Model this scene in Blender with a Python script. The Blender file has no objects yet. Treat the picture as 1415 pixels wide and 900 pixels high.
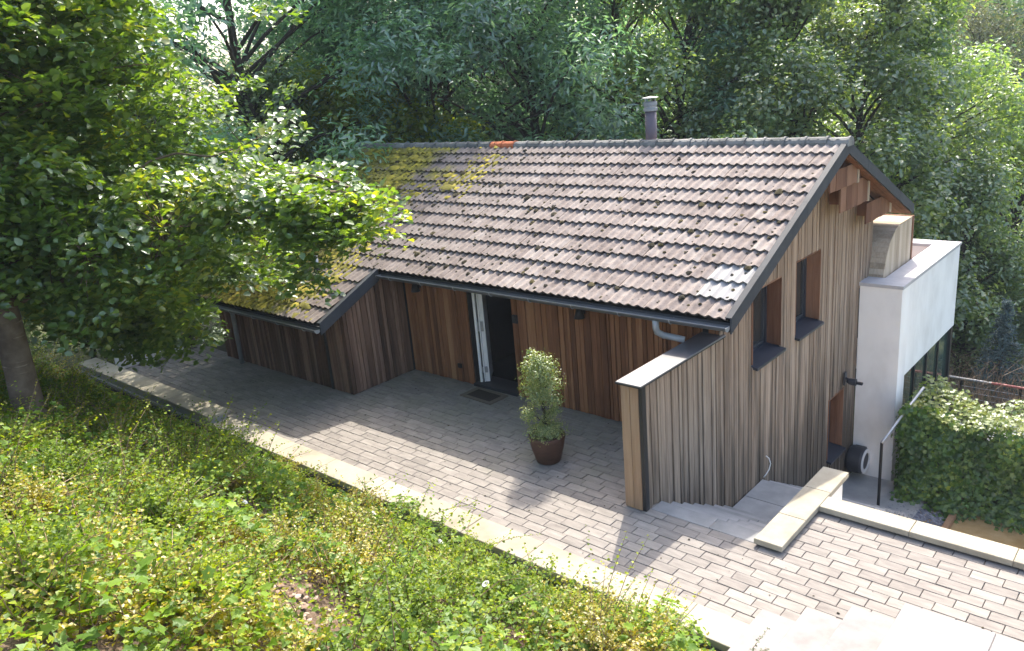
import bpy, bmesh, math, random
import numpy as np
from mathutils import Vector, Matrix
random.seed(7); rng = np.random.default_rng(11)
SC = bpy.context.scene
COL = SC.collection
# ------------------------------------------------------------------ camera
CAM = np.array([4.90798, -9.44432, 5.31029])
RM = np.array([[0.7492615, 0.6567455, -0.0853968], [-0.1366576, 0.2794861, 0.9503748], [-0.6480215, 0.7004091, -0.2991575]])
FPX = 1117.677
cd = bpy.data.cameras.new('camera'); cam = bpy.data.objects.new('camera', cd); COL.objects.link(cam)
cd.sensor_width = 36.0; cd.sensor_fit = 'HORIZONTAL'; cd.lens = FPX / 1415 * 36.0
cd.clip_start = 0.05; cd.clip_end = 600
cam.matrix_world = Matrix(((RM[0][0], RM[1][0], -RM[2][0], CAM[0]), (RM[0][1], RM[1][1], -RM[2][1], CAM[1]), (RM[0][2], RM[1][2], -RM[2][2], CAM[2]), (0, 0, 0, 1)))
SC.camera = cam
# ------------------------------------------------------------------ sky, sun, exposure
SUN = Vector((-0.35, 0.72, 1.0)).normalized()
w = bpy.data.worlds.new('World'); SC.world = w; w.use_nodes = True
nt = w.node_tree; nt.nodes.clear()
sky = nt.nodes.new('ShaderNodeTexSky'); sky.sky_type = 'NISHITA'; sky.sun_disc = False
sky.sun_elevation = math.asin(SUN.z); sky.sun_rotation = math.atan2(SUN.x, SUN.y)
sky.air_density = 1.0; sky.dust_density = 4.0; sky.ozone_density = 0.4
bg = nt.nodes.new('ShaderNodeBackground'); bg.inputs[1].default_value = 0.15
wo = nt.nodes.new('ShaderNodeOutputWorld')
nt.links.new(sky.outputs[0], bg.inputs[0]); nt.links.new(bg.outputs[0], wo.inputs[0])
sd = bpy.data.lights.new('sun', 'SUN'); sd.energy = 2.3; sd.angle = math.radians(0.55); sd.color = (1.0, 0.93, 0.82)
so = bpy.data.objects.new('sun', sd); COL.objects.link(so)
so.rotation_euler = SUN.to_track_quat('Z', 'Y').to_euler(); so.location = (-10, 20, 30)
SC.view_settings.view_transform = 'Standard'; SC.view_settings.look = 'None'
SC.view_settings.gamma = 1.0; SC.view_settings.use_curve_mapping = False
SC.view_settings.exposure = 1.85
SC.render.engine = 'CYCLES'
SC.cycles.max_bounces = 7; SC.cycles.transparent_max_bounces = 6

def pix_ray(x, y):
    d = RM.T @ np.array([(x - 707.5) / FPX, -(y - 450) / FPX, 1.0]); return d
def at_depth(x, y, d):
    r = pix_ray(x, y); return CAM + r / np.linalg.norm(r) * d

# ------------------------------------------------------------------ helpers
def tag(o, label=None, cat=None, group=None, kind=None):
    if label: o['label'] = label
    if cat: o['category'] = cat
    if group: o['group'] = group
    if kind: o['kind'] = kind
    return o
def empty(name, loc=(0, 0, 0), rz=0.0, parent=None):
    o = bpy.data.objects.new(name, None); COL.objects.link(o); o.location = loc; o.rotation_euler = (0, 0, rz)
    o.empty_display_size = 0.2
    if parent: o.parent = parent
    return o
def link(name, me, parent=None, loc=None):
    o = bpy.data.objects.new(name, me); COL.objects.link(o)
    if parent: o.parent = parent
    if loc is not None: o.location = loc
    return o
class MB:
    """collects shapes, build() links them as one mesh object"""
    def __init__(s): s.v = []; s.f = []; s.r = []; s.cur = 0.0
    def add(s, vs, fs):
        n = len(s.v); s.v += [tuple(p) for p in vs]; s.f += [tuple(i + n for i in f) for f in fs]; s.r += [s.cur] * len(fs); return s
    def box(s, a, b):
        x0, y0, z0 = a; x1, y1, z1 = b
        return s.add([(x0, y0, z0), (x1, y0, z0), (x1, y1, z0), (x0, y1, z0), (x0, y0, z1), (x1, y0, z1), (x1, y1, z1), (x0, y1, z1)],
                     [(0, 3, 2, 1), (4, 5, 6, 7), (0, 1, 5, 4), (1, 2, 6, 5), (2, 3, 7, 6), (3, 0, 4, 7)])
    def cbox(s, a, b, c=0.006):
        """box with chamfered top edges"""
        x0, y0, z0 = a; x1, y1, z1 = b
        V = [(x0, y0, z0), (x1, y0, z0), (x1, y1, z0), (x0, y1, z0), (x0, y0, z1 - c), (x1, y0, z1 - c), (x1, y1, z1 - c), (x0, y1, z1 - c),
             (x0 + c, y0 + c, z1), (x1 - c, y0 + c, z1), (x1 - c, y1 - c, z1), (x0 + c, y1 - c, z1)]
        F = [(0, 3, 2, 1), (8, 9, 10, 11)]
        for i in range(4):
            j = (i + 1) % 4; F += [(i, j, 4 + j, 4 + i), (4 + i, 4 + j, 8 + j, 8 + i)]
        return s.add(V, F)
    def prism(s, poly, axis, a, b):
        """polygon (2-D) extruded along axis 0/1/2 from a to b"""
        n = len(poly); V = []
        for t in (a, b):
            for p in poly:
                q = list(p); q.insert(axis, t); V.append(q)
        F = [tuple(range(n))[::-1], tuple(range(n, 2 * n))] + [(i, (i + 1) % n, n + (i + 1) % n, n + i) for i in range(n)]
        return s.add(V, F)
    def tube(s, pts, rad, n=8, cap=True):
        pts = [Vector(p) for p in pts]; m = len(pts)
        if not hasattr(rad, '__len__'): rad = [rad] * m
        base = len(s.v); up = Vector((0.13, 0.21, 1)).normalized(); V = []
        for i, p in enumerate(pts):
            d = (pts[min(i + 1, m - 1)] - pts[max(i - 1, 0)]).normalized()
            a = d.cross(up)
            if a.length < 0.15: a = d.cross(Vector((1, 0.2, 0)))
            a.normalize(); b = d.cross(a)
            for k in range(n):
                t = 2 * math.pi * k / n; V.append(p + (a * math.cos(t) + b * math.sin(t)) * rad[i])
        F = [(i * n + k, i * n + (k + 1) % n, (i + 1) * n + (k + 1) % n, (i + 1) * n + k) for i in range(m - 1) for k in range(n)]
        if cap: F += [tuple(range(n))[::-1], tuple(range((m - 1) * n, m * n))]
        return s.add(V, F)
    def lathe(s, prof, n=24, c=(0, 0, 0), axis='z'):
        V = []
        for r, z in prof:
            for k in range(n):
                t = 2 * math.pi * k / n; p = (r * math.cos(t), r * math.sin(t), z)
                if axis == 'y': p = (p[0], p[2], p[1])
                if axis == 'x': p = (p[2], p[0], p[1])
                V.append((c[0] + p[0], c[1] + p[1], c[2] + p[2]))
        F = [(i * n + k, i * n + (k + 1) % n, (i + 1) * n + (k + 1) % n, (i + 1) * n + k) for i in range(len(prof) - 1) for k in range(n)]
        return s.add(V, F)
    def mesh(s, name, mat, smooth=False):
        me = bpy.data.meshes.new(name); me.from_pydata(s.v, [], s.f)
        if mat: me.materials.append(mat)
        if any(s.r):
            a = me.attributes.new('rnd', 'FLOAT', 'FACE'); a.data.foreach_set('value', s.r)
        if smooth: me.shade_smooth()
        return me
    def build(s, name, mat, parent=None, smooth=False, loc=None):
        return link(name, s.mesh(name, mat, smooth), parent, loc)
def fast_mesh(name, V, F, mats, rnd=None, smooth=False, midx=None):
    """V (n,3), F (m,k) numpy -> mesh"""
    me = bpy.data.meshes.new(name); n, (m, k) = len(V), F.shape
    me.vertices.add(n); me.vertices.foreach_set('co', np.ascontiguousarray(V, dtype=np.float32).ravel())
    me.loops.add(m * k); me.loops.foreach_set('vertex_index', np.ascontiguousarray(F, dtype=np.int32).ravel())
    me.polygons.add(m); me.polygons.foreach_set('loop_start', np.arange(0, m * k, k, dtype=np.int32))
    try: me.polygons.foreach_set('loop_total', np.full(m, k, dtype=np.int32))
    except Exception: pass
    for mt in mats: me.materials.append(mt)
    if midx is not None: me.polygons.foreach_set('material_index', midx.astype(np.int32))
    me.update(calc_edges=True)
    if rnd is not None:
        a = me.attributes.new('rnd', 'FLOAT', 'FACE'); a.data.foreach_set('value', rnd.astype(np.float32))
    if smooth: me.shade_smooth()
    return me

# ------------------------------------------------------------------ materials
def new_mat(name):
    m = bpy.data.materials.new(name); m.use_nodes = True; t = m.node_tree; t.nodes.clear(); return m, t
def ND(t, typ, **kw):
    n = t.nodes.new('ShaderNode' + typ)
    for k, v in kw.items(): setattr(n, k, v)
    return n
def math_n(t, op, a, b=None, clamp=False):
    n = ND(t, 'Math', operation=op); n.use_clamp = clamp
    for i, x in enumerate((a, b)):
        if x is None: continue
        if hasattr(x, 'links'): t.links.new(x, n.inputs[i])
        else: n.inputs[i].default_value = x
    return n.outputs[0]
def ramp_n(t, fac, stops):
    r = ND(t, 'ValToRGB'); e = r.color_ramp.elements
    while len(e) > 1: e.remove(e[-1])
    for i, (p, c) in enumerate(stops):
        q = e[0] if i == 0 else e.new(p)
        q.position = p; q.color = (c[0], c[1], c[2], 1)
    t.links.new(fac, r.inputs[0]); return r.outputs[0]
def rnd_n(t):
    a = ND(t, 'Attribute', attribute_name='rnd'); o = ND(t, 'ObjectInfo')
    return math_n(t, 'FRACT', math_n(t, 'ADD', a.outputs['Fac'], o.outputs['Random']))
def noise_n(t, vec, scale, detail=4, rough=0.55, dist=0.0):
    n = ND(t, 'TexNoise'); n.inputs['Scale'].default_value = scale; n.inputs['Detail'].default_value = detail
    n.inputs['Roughness'].default_value = rough; n.inputs['Distortion'].default_value = dist
    t.links.new(vec, n.inputs['Vector']); return n.outputs['Fac']
def world_vec(t, mul=(1, 1, 1), rnd=None, k=37.0):
    g = ND(t, 'NewGeometry'); v = g.outputs['Position']
    m = ND(t, 'VectorMath', operation='MULTIPLY'); t.links.new(v, m.inputs[0]); m.inputs[1].default_value = mul; v = m.outputs[0]
    if rnd is not None:
        a = ND(t, 'VectorMath', operation='ADD'); t.links.new(v, a.inputs[0])
        c = ND(t, 'CombineXYZ'); s = math_n(t, 'MULTIPLY', rnd, k)
        for i in range(3): t.links.new(s, c.inputs[i])
        t.links.new(c.outputs[0], a.inputs[1]); v = a.outputs[0]
    return v
def mix_c(t, fac, a, b, blend='MIX'):
    m = ND(t, 'Mix', data_type='RGBA', blend_type=blend)
    if hasattr(fac, 'links'): t.links.new(fac, m.inputs[0])
    else: m.inputs[0].default_value = fac
    for i, x in ((6, a), (7, b)):
        if hasattr(x, 'links'): t.links.new(x, m.inputs[i])
        else: m.inputs[i].default_value = (x[0], x[1], x[2], 1)
    return m.outputs[2]
def finish(t, col, rough=0.8, spec=0.3, metal=0.0, bump=None, bstr=0.3, bdist=0.01):
    p = ND(t, 'BsdfPrincipled'); o = ND(t, 'OutputMaterial')
    if hasattr(col, 'links'): t.links.new(col, p.inputs['Base Color'])
    else: p.inputs['Base Color'].default_value = (*col, 1)
    if hasattr(rough, 'links'): t.links.new(rough, p.inputs['Roughness'])
    else: p.inputs['Roughness'].default_value = rough
    p.inputs['Specular IOR Level'].default_value = spec; p.inputs['Metallic'].default_value = metal
    if bump is not None:
        b = ND(t, 'Bump'); b.inputs['Strength'].default_value = bstr; b.inputs['Distance'].default_value = bdist
        t.links.new(bump, b.inputs['Height']); t.links.new(b.outputs[0], p.inputs['Normal'])
    t.links.new(p.outputs[0], o.inputs[0])
def mat_plain(name, stops, rough=0.8, scale=3.0, mul=(1, 1, 1), wr=0.4, wn=0.6, spec=0.3, metal=0.0, bstr=0.25, bdist=0.008, detail=5, bscale=None):
    m, t = new_mat(name); r = rnd_n(t); v = world_vec(t, mul, r)
    n = noise_n(t, v, scale, detail, 0.6)
    n2 = math_n(t, 'ADD', math_n(t, 'MULTIPLY', math_n(t, 'SUBTRACT', n, 0.5), 2.0 * wn), 0.5)
    f = math_n(t, 'ADD', n2, math_n(t, 'MULTIPLY', math_n(t, 'SUBTRACT', r, 0.5), wr), clamp=True)
    c = ramp_n(t, f, stops)
    bn = noise_n(t, v, bscale or scale * 6, 4)
    finish(t, c, rough, spec, metal, bn, bstr, bdist); return m
def mat_wood(name, stops, stain=None, rough=0.82, wr=0.55, foot=0.0):
    m, t = new_mat(name); r = rnd_n(t); v = world_vec(t, (34, 34, 1.6), r)
    g = noise_n(t, v, 1.0, 6, 0.65, 0.6)
    v2 = world_vec(t, (5, 5, 0.5), r); g2 = noise_n(t, v2, 1.0, 3, 0.6)
    f = math_n(t, 'ADD', math_n(t, 'MULTIPLY', math_n(t, 'SUBTRACT', g, 0.5), 1.0), math_n(t, 'MULTIPLY', math_n(t, 'SUBTRACT', r, 0.5), wr))
    f = math_n(t, 'ADD', f, math_n(t, 'MULTIPLY', math_n(t, 'SUBTRACT', g2, 0.5), 0.6))
    f = math_n(t, 'ADD', f, 0.5, clamp=True)
    c = ramp_n(t, f, stops)
    if foot > .8:
        # under the overhang the rain never bleached the boards: they keep their warm tone
        sz = ND(t, 'SeparateXYZ'); gp = ND(t, 'NewGeometry'); t.links.new(gp.outputs['Position'], sz.inputs[0])
        wm = ND(t, 'MapRange'); wm.inputs[1].default_value = 0.6; wm.inputs[2].default_value = 2.9; wm.inputs[3].default_value = 0.0; wm.inputs[4].default_value = 1.0
        t.links.new(sz.outputs['Z'], wm.inputs[0]); c = mix_c(t, wm.outputs[0], c, mix_c(t, 1.0, c, (1.08, 0.94, 0.80), 'MULTIPLY'))
    if stain:
        # weathering runs: streaks of dark algae, heavier where the rain splash reaches
        v3 = world_vec(t, (6, 6, 0.35)); s = noise_n(t, v3, 1.0, 5, 0.6)
        sx = ND(t, 'SeparateXYZ'); gg = ND(t, 'NewGeometry'); t.links.new(gg.outputs['Position'], sx.inputs[0])
        low = ND(t, 'MapRange'); low.inputs[1].default_value = 1.3; low.inputs[2].default_value = -1.8; low.inputs[3].default_value = 0.0; low.inputs[4].default_value = 0.30
        t.links.new(sx.outputs['Z'], low.inputs[0])
        k = math_n(t, 'MULTIPLY', math_n(t, 'SUBTRACT', math_n(t, 'ADD', s, low.outputs[0]), 0.56), 5.0, clamp=True)
        c = mix_c(t, math_n(t, 'MULTIPLY', k, foot), c, stain)
    finish(t, c, rough, 0.2, 0, g, 0.55, 0.004); return m
def mat_leaf(name, stops, trans=0.45, rough=0.45, gloss=0.06, tcol=None, wscale=0.6, wr=0.7, vary=False):
    m, t = new_mat(name); r = rnd_n(t)
    n = noise_n(t, world_vec(t), wscale, 2)
    f = math_n(t, 'ADD', math_n(t, 'MULTIPLY', math_n(t, 'SUBTRACT', r, 0.5), wr), math_n(t, 'ADD', math_n(t, 'MULTIPLY', math_n(t, 'SUBTRACT', n, 0.5), 1.2), 0.5), clamp=True)
    oi = ND(t, 'ObjectInfo'); tone = math_n(t, 'ADD', math_n(t, 'MULTIPLY', oi.outputs['Random'], 0.55), 0.72)
    tv = ND(t, 'CombineXYZ'); [t.links.new(tone, tv.inputs[q]) for q in range(3)]
    c = mix_c(t, 1.0, ramp_n(t, f, stops), tv.outputs[0], 'MULTIPLY') if vary else ramp_n(t, f, stops)
    d = ND(t, 'BsdfDiffuse'); t.links.new(c, d.inputs[0])
    tr = ND(t, 'BsdfTranslucent')
    tc = mix_c(t, 1.0, c, tcol or (1.5, 1.45, 0.5), 'MULTIPLY'); t.links.new(tc, tr.inputs[0])
    mx = ND(t, 'MixShader'); mx.inputs[0].default_value = trans; t.links.new(d.outputs[0], mx.inputs[1]); t.links.new(tr.outputs[0], mx.inputs[2])
    g = ND(t, 'BsdfGlossy'); g.inputs['Roughness'].default_value = rough; g.inputs[0].default_value = (0.9, 0.95, 1.0, 1)
    m2 = ND(t, 'MixShader'); m2.inputs[0].default_value = gloss; t.links.new(mx.outputs[0], m2.inputs[1]); t.links.new(g.outputs[0], m2.inputs[2])
    o = ND(t, 'OutputMaterial'); t.links.new(m2.outputs[0], o.inputs[0]); return m

M = {}
M['wood_red'] = mat_wood('wood_sheltered', [(0, (0.076, 0.032, 0.016)), (0.35, (0.196, 0.084, 0.040)), (0.65, (0.315, 0.147, 0.071)), (1, (0.425, 0.230, 0.120))])
M['wood_wing'] = mat_wood('wood_wing', [(0, (0.050, 0.029, 0.020)), (0.35, (0.126, 0.069, 0.045)), (0.7, (0.234, 0.140, 0.097)), (1, (0.342, 0.225, 0.167))], stain=(0.03, 0.025, 0.018), foot=0.6)
M['wood_grey'] = mat_wood('wood_weathered', [(0, (0.096, 0.067, 0.046)), (0.3, (0.204, 0.153, 0.112)), (0.62, (0.321, 0.255, 0.195)), (1, (0.459, 0.387, 0.311))], stain=(0.062, 0.052, 0.042), foot=0.82, wr=0.34)
M['wood_fresh'] = mat_wood('wood_fresh', [(0, (0.160, 0.088, 0.048)), (0.5, (0.320, 0.200, 0.120)), (1, (0.440, 0.304, 0.200))])
M['wood_reveal'] = mat_wood('wood_reveal', [(0, (0.089, 0.037, 0.020)), (0.5, (0.205, 0.100, 0.058)), (1, (0.287, 0.163, 0.101))])
M['wood_pale'] = mat_wood('wood_pale', [(0, (0.28, 0.21, 0.14)), (0.5, (0.46, 0.37, 0.27)), (1, (0.60, 0.50, 0.38))])
M['membrane'] = mat_plain('black_membrane', [(0, (0.012, 0.012, 0.012)), (1, (0.02, 0.02, 0.02))], 0.9)
M['core'] = mat_plain('unlit_black', [(0, (0.010, 0.009, 0.008)), (1, (0.02, 0.018, 0.016))], 0.9)  # near-black that stands in for the shade of the unlit interior
M['anthracite'] = mat_plain('anthracite_metal', [(0, (0.03, 0.034, 0.04)), (1, (0.055, 0.06, 0.068))], 0.7, 8, spec=0.25, bstr=0.05)
M['zinc'] = mat_plain('zinc', [(0, (0.20, 0.215, 0.23)), (1, (0.36, 0.375, 0.39))], 0.45, 5, spec=0.5, metal=0.15, bstr=0.05)
M['gutter'] = mat_plain('grey_gutter', [(0, (0.07, 0.075, 0.085)), (1, (0.14, 0.15, 0.165))], 0.4, 6, spec=0.5, metal=0.3, bstr=0.05)
M['sill'] = mat_plain('blue_black_sill', [(0, (0.022, 0.026, 0.038)), (1, (0.034, 0.04, 0.055))], 0.45, 6, spec=0.5, bstr=0.03)
M['coping_metal'] = mat_plain('grey_coping', [(0, (0.357, 0.348, 0.357)), (1, (0.476, 0.468, 0.476))], 0.75, 9, spec=0.3, bstr=0.05)
M['white'] = mat_plain('white_paint', [(0, (0.74, 0.74, 0.74)), (1, (0.82, 0.82, 0.82))], 0.45, 3, bstr=0.03)
M['render'] = mat_plain('white_render', [(0, (0.66, 0.635, 0.60)), (0.5, (0.81, 0.79, 0.76)), (1, (0.87, 0.855, 0.83))], 0.9, 1.3, mul=(1, 1, 0.6), wn=0.9, bstr=0.3, bdist=0.004, bscale=60)
M['cream'] = mat_plain('cream_stone', [(0, (0.241, 0.211, 0.155)), (0.5, (0.353, 0.320, 0.245)), (1, (0.421, 0.391, 0.314))], 0.85, 2.2, wr=0.35, wn=0.8, bstr=0.3, bdist=0.003, bscale=50)
M['bluestone'] = mat_plain('grey_stone', [(0, (0.176, 0.180, 0.180)), (0.5, (0.272, 0.272, 0.268)), (1, (0.360, 0.356, 0.348))], 0.85, 2.5, wr=0.75, wn=0.8, bstr=0.3, bdist=0.003, bscale=60)
M['palestone'] = mat_plain('pale_stone', [(0, (0.148, 0.138, 0.131)), (0.5, (0.252, 0.236, 0.228)), (1, (0.325, 0.311, 0.301))], 0.85, 5, wr=0.2, wn=0.45, bstr=0.35, bdist=0.003, bscale=90)
M['black'] = mat_plain('black_metal', [(0, (0.012, 0.012, 0.013)), (1, (0.025, 0.025, 0.027))], 0.5, spec=0.4, bstr=0.03)
M['rail_grey'] = mat_plain('galvanised', [(0, (0.35, 0.36, 0.37)), (1, (0.5, 0.51, 0.52))], 0.4, 8, metal=0.6, bstr=0.03)
M['red_rail'] = mat_plain('red_paint', [(0, (0.36, 0.10, 0.09)), (1, (0.5, 0.16, 0.14))], 0.5, 8, bstr=0.03)
M['pot'] = mat_plain('brown_glaze', [(0, (0.055, 0.026, 0.016)), (0.5, (0.10, 0.05, 0.032)), (1, (0.15, 0.085, 0.06))], 0.55, 6, mul=(1, 1, 2.5), spec=0.4, bstr=0.2)
M['soil'] = mat_plain('soil', [(0, (0.05, 0.032, 0.02)), (0.5, (0.11, 0.075, 0.05)), (1, (0.2, 0.145, 0.10))], 0.95, 9, wn=0.9, bstr=0.8, bdist=0.03, bscale=40)
M['sandy'] = mat_plain('ochre_soil', [(0, (0.20, 0.12, 0.045)), (0.5, (0.34, 0.22, 0.09)), (1, (0.45, 0.32, 0.16))], 0.95, 3, wn=0.9, bstr=0.7, bdist=0.02, bscale=40)
M['ground'] = mat_plain('forest_floor', [(0, (0.02, 0.03, 0.012)), (0.5, (0.045, 0.06, 0.022)), (1, (0.09, 0.10, 0.04))], 0.95, 0.8, wn=0.9, bstr=0.8, bdist=0.05, bscale=14)
M['joint'] = mat_plain('joint_sand', [(0, (0.03, 0.03, 0.02)), (1, (0.09, 0.082, 0.06))], 0.95, 7)
M['concrete'] = mat_plain('concrete', [(0, (0.26, 0.25, 0.235)), (1, (0.42, 0.405, 0.38))], 0.9, 3, wn=0.8, bstr=0.3)
M['gravel'] = mat_plain('slate_gravel', [(0, (0.09, 0.095, 0.12)), (0.5, (0.2, 0.205, 0.235)), (1, (0.34, 0.34, 0.36))], 0.9, 4, wr=0.9)
M['pinkgravel'] = mat_plain('pale_gravel', [(0, (0.42, 0.33, 0.29)), (1, (0.56, 0.46, 0.41))], 0.95, 2, bstr=0.5, bscale=30)
M['mat_fibre'] = mat_plain('coir', [(0, (0.018, 0.014, 0.011)), (1, (0.05, 0.04, 0.03))], 0.95, 60, bstr=0.8, bdist=0.01, bscale=200)
M['mat_edge'] = mat_plain('mat_border', [(0, (0.10, 0.085, 0.06)), (1, (0.17, 0.145, 0.11))], 0.9, 40, bstr=0.5, bscale=150)
M['rubber'] = mat_plain('dark_plastic', [(0, (0.02, 0.021, 0.025)), (1, (0.045, 0.047, 0.055))], 0.5, 5, spec=0.4, bstr=0.05)
M['flue'] = mat_plain('plum_flue', [(0, (0.075, 0.06, 0.075)), (1, (0.13, 0.105, 0.125))], 0.5, 4, mul=(2, 2, 0.6), spec=0.4, bstr=0.1)
M['bark'] = mat_plain('bark_dark', [(0, (0.022, 0.018, 0.014)), (0.5, (0.05, 0.042, 0.034)), (1, (0.10, 0.085, 0.07))], 0.95, 4, mul=(3, 3, 0.5), bstr=0.8, bdist=0.02)
def mat_glass(name, tint):
    m, t = new_mat(name); n = noise_n(t, world_vec(t), 0.7, 2)
    c = ramp_n(t, n, [(0.2, tint), (0.9, tuple(1.8 * x for x in tint))])
    finish(t, c, 0.03, 0.9, 0.0, n, 0.03, 0.02); return m
M['glass'] = mat_glass('window_glass', (0.03, 0.03, 0.028)); M['glass_green'] = mat_glass('green_glass', (0.03, 0.05, 0.042))
def mat_paver():
    m, t = new_mat('paver_concrete'); r = rnd_n(t); v = world_vec(t, (1, 5, 1), r); n = noise_n(t, v, 4.0, 5, 0.6)
    f = math_n(t, 'ADD', math_n(t, 'MULTIPLY', math_n(t, 'SUBTRACT', r, 0.5), 0.32), math_n(t, 'ADD', math_n(t, 'MULTIPLY', math_n(t, 'SUBTRACT', n, 0.5), 1.3), 0.5), clamp=True)
    c = ramp_n(t, f, [(0, (0.142, 0.128, 0.117)), (0.35, (0.210, 0.191, 0.172)), (0.65, (0.262, 0.239, 0.214)), (1, (0.330, 0.307, 0.274))])
    # algae film in blotches on the always damp strip by the house
    a = noise_n(t, world_vec(t), 1.1, 4); sx = ND(t, 'SeparateXYZ'); g = ND(t, 'NewGeometry'); t.links.new(g.outputs['Position'], sx.inputs[0])
    mr = ND(t, 'MapRange'); mr.inputs[1].default_value = -2.6; mr.inputs[2].default_value = -1.4; mr.inputs[3].default_value = -0.25; mr.inputs[4].default_value = 0.1
    t.links.new(sx.outputs['Y'], mr.inputs[0])
    mx = ND(t, 'MapRange'); mx.inputs[1].default_value = 1.0; mx.inputs[2].default_value = -0.4; mx.inputs[3].default_value = -1; mx.inputs[4].default_value = 0
    t.links.new(sx.outputs['X'], mx.inputs[0])
    k = math_n(t, 'MULTIPLY', math_n(t, 'SUBTRACT', math_n(t, 'ADD', math_n(t, 'ADD', a, mr.outputs[0]), mx.outputs[0]), 0.42), 3.0, clamp=True)
    c = mix_c(t, math_n(t, 'MULTIPLY', k, 0.45), c, (0.17, 0.175, 0.115))
    fine = noise_n(t, v, 90, 3)
    finish(t, c, 0.88, 0.2, 0, fine, 0.35, 0.003); return m
M['paver'] = mat_paver()
def mat_tile(name, stops, moss=True):
    m, t = new_mat(name); r = rnd_n(t); v = world_vec(t, (1, 1, 1), r, 3.0); n = noise_n(t, v, 7.0, 6, 0.65)
    f = math_n(t, 'ADD', math_n(t, 'MULTIPLY', math_n(t, 'SUBTRACT', r, 0.5), 0.4), math_n(t, 'ADD', math_n(t, 'MULTIPLY', math_n(t, 'SUBTRACT', n, 0.5), 1.3), 0.5), clamp=True)
    c = ramp_n(t, f, stops)
    sp = noise_n(t, world_vec(t), 26, 3, 0.5)
    k = math_n(t, 'MULTIPLY', math_n(t, 'SUBTRACT', sp, 0.63), 9.0, clamp=True)
    c = mix_c(t, math_n(t, 'MULTIPLY', k, 0.8), c, (0.035, 0.03, 0.024))
    if moss:
        sx = ND(t, 'SeparateXYZ'); g = ND(t, 'NewGeometry'); t.links.new(g.outputs['Position'], sx.inputs[0])
        big = noise_n(t, world_vec(t), 1.6, 5, 0.65)
        mr = ND(t, 'MapRange'); mr.inputs[1].default_value = -5.6; mr.inputs[2].default_value = -8.6; mr.inputs[3].default_value = -0.35; mr.inputs[4].default_value = 0.22
        t.links.new(sx.outputs['X'], mr.inputs[0])
        kk = math_n(t, 'MULTIPLY', math_n(t, 'SUBTRACT', math_n(t, 'ADD', big, mr.outputs[0]), 0.52), 6.0, clamp=True)
        mcol = ramp_n(t, noise_n(t, world_vec(t), 5.0, 4), [(0.3, (0.08, 0.08, 0.02)), (0.55, (0.22, 0.20, 0.032)), (0.75, (0.42, 0.34, 0.045))])
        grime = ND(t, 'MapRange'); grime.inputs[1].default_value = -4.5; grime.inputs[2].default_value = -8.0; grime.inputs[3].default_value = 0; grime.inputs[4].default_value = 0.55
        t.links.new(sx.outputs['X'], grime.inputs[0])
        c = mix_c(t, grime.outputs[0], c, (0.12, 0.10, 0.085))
        c = mix_c(t, kk, c, mcol)
    finish(t, c, 0.9, 0.2, 0, noise_n(t, v, 60, 4), 0.5, 0.005); return m
M['tile'] = mat_tile('roof_tile_concrete', [(0, (0.112, 0.090, 0.079)), (0.35, (0.200, 0.166, 0.149)), (0.65, (0.266, 0.229, 0.206)), (1, (0.328, 0.294, 0.269))])
M['tile_pale'] = mat_plain('tile_pale_grey', [(0, (0.248, 0.239, 0.229)), (1, (0.360, 0.350, 0.341))], 0.75, 6, spec=0.3)  # pale grey repair tiles, with their glossy highlight put into the colour
M['ridge'] = mat_plain('ridge_grey', [(0, (0.075, 0.079, 0.075)), (0.5, (0.165, 0.165, 0.154)), (1, (0.270, 0.266, 0.247))], 0.85, 5, wr=0.5, wn=0.8, bstr=0.4)
M['ridge_red'] = mat_plain('ridge_terracotta', [(0, (0.36, 0.10, 0.04)), (1, (0.52, 0.17, 0.075))], 0.8, 6, bstr=0.3)
M['moss'] = mat_plain('moss', [(0, (0.012, 0.011, 0.008)), (0.55, (0.03, 0.026, 0.014)), (1, (0.075, 0.06, 0.022))], 1.0, 12, wr=0.9)
M['moss_bright'] = mat_plain('moss_cushion', [(0, (0.06, 0.06, 0.015)), (0.5, (0.19, 0.17, 0.03)), (1, (0.44, 0.35, 0.045))], 1.0, 1.6, wr=0.5, wn=1.0)
def mat_birch():
    m, t = new_mat('banded_bark'); n = noise_n(t, world_vec(t, (2.2, 2.2, 26)), 1.0, 4, 0.6, 0.4); n2 = noise_n(t, world_vec(t), 4, 5)
    c = ramp_n(t, n2, [(0.25, (0.07, 0.05, 0.032)), (0.5, (0.14, 0.104, 0.068)), (0.75, (0.22, 0.17, 0.12))])
    k = math_n(t, 'MULTIPLY', math_n(t, 'SUBTRACT', n, 0.60), 8.0, clamp=True)
    c = mix_c(t, math_n(t, 'MULTIPLY', k, 0.8), c, (0.38, 0.31, 0.225))
    finish(t, c, 0.85, 0.2, 0, math_n(t, 'ADD', n, n2), 0.6, 0.015); return m
M['birch'] = mat_birch()
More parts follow.
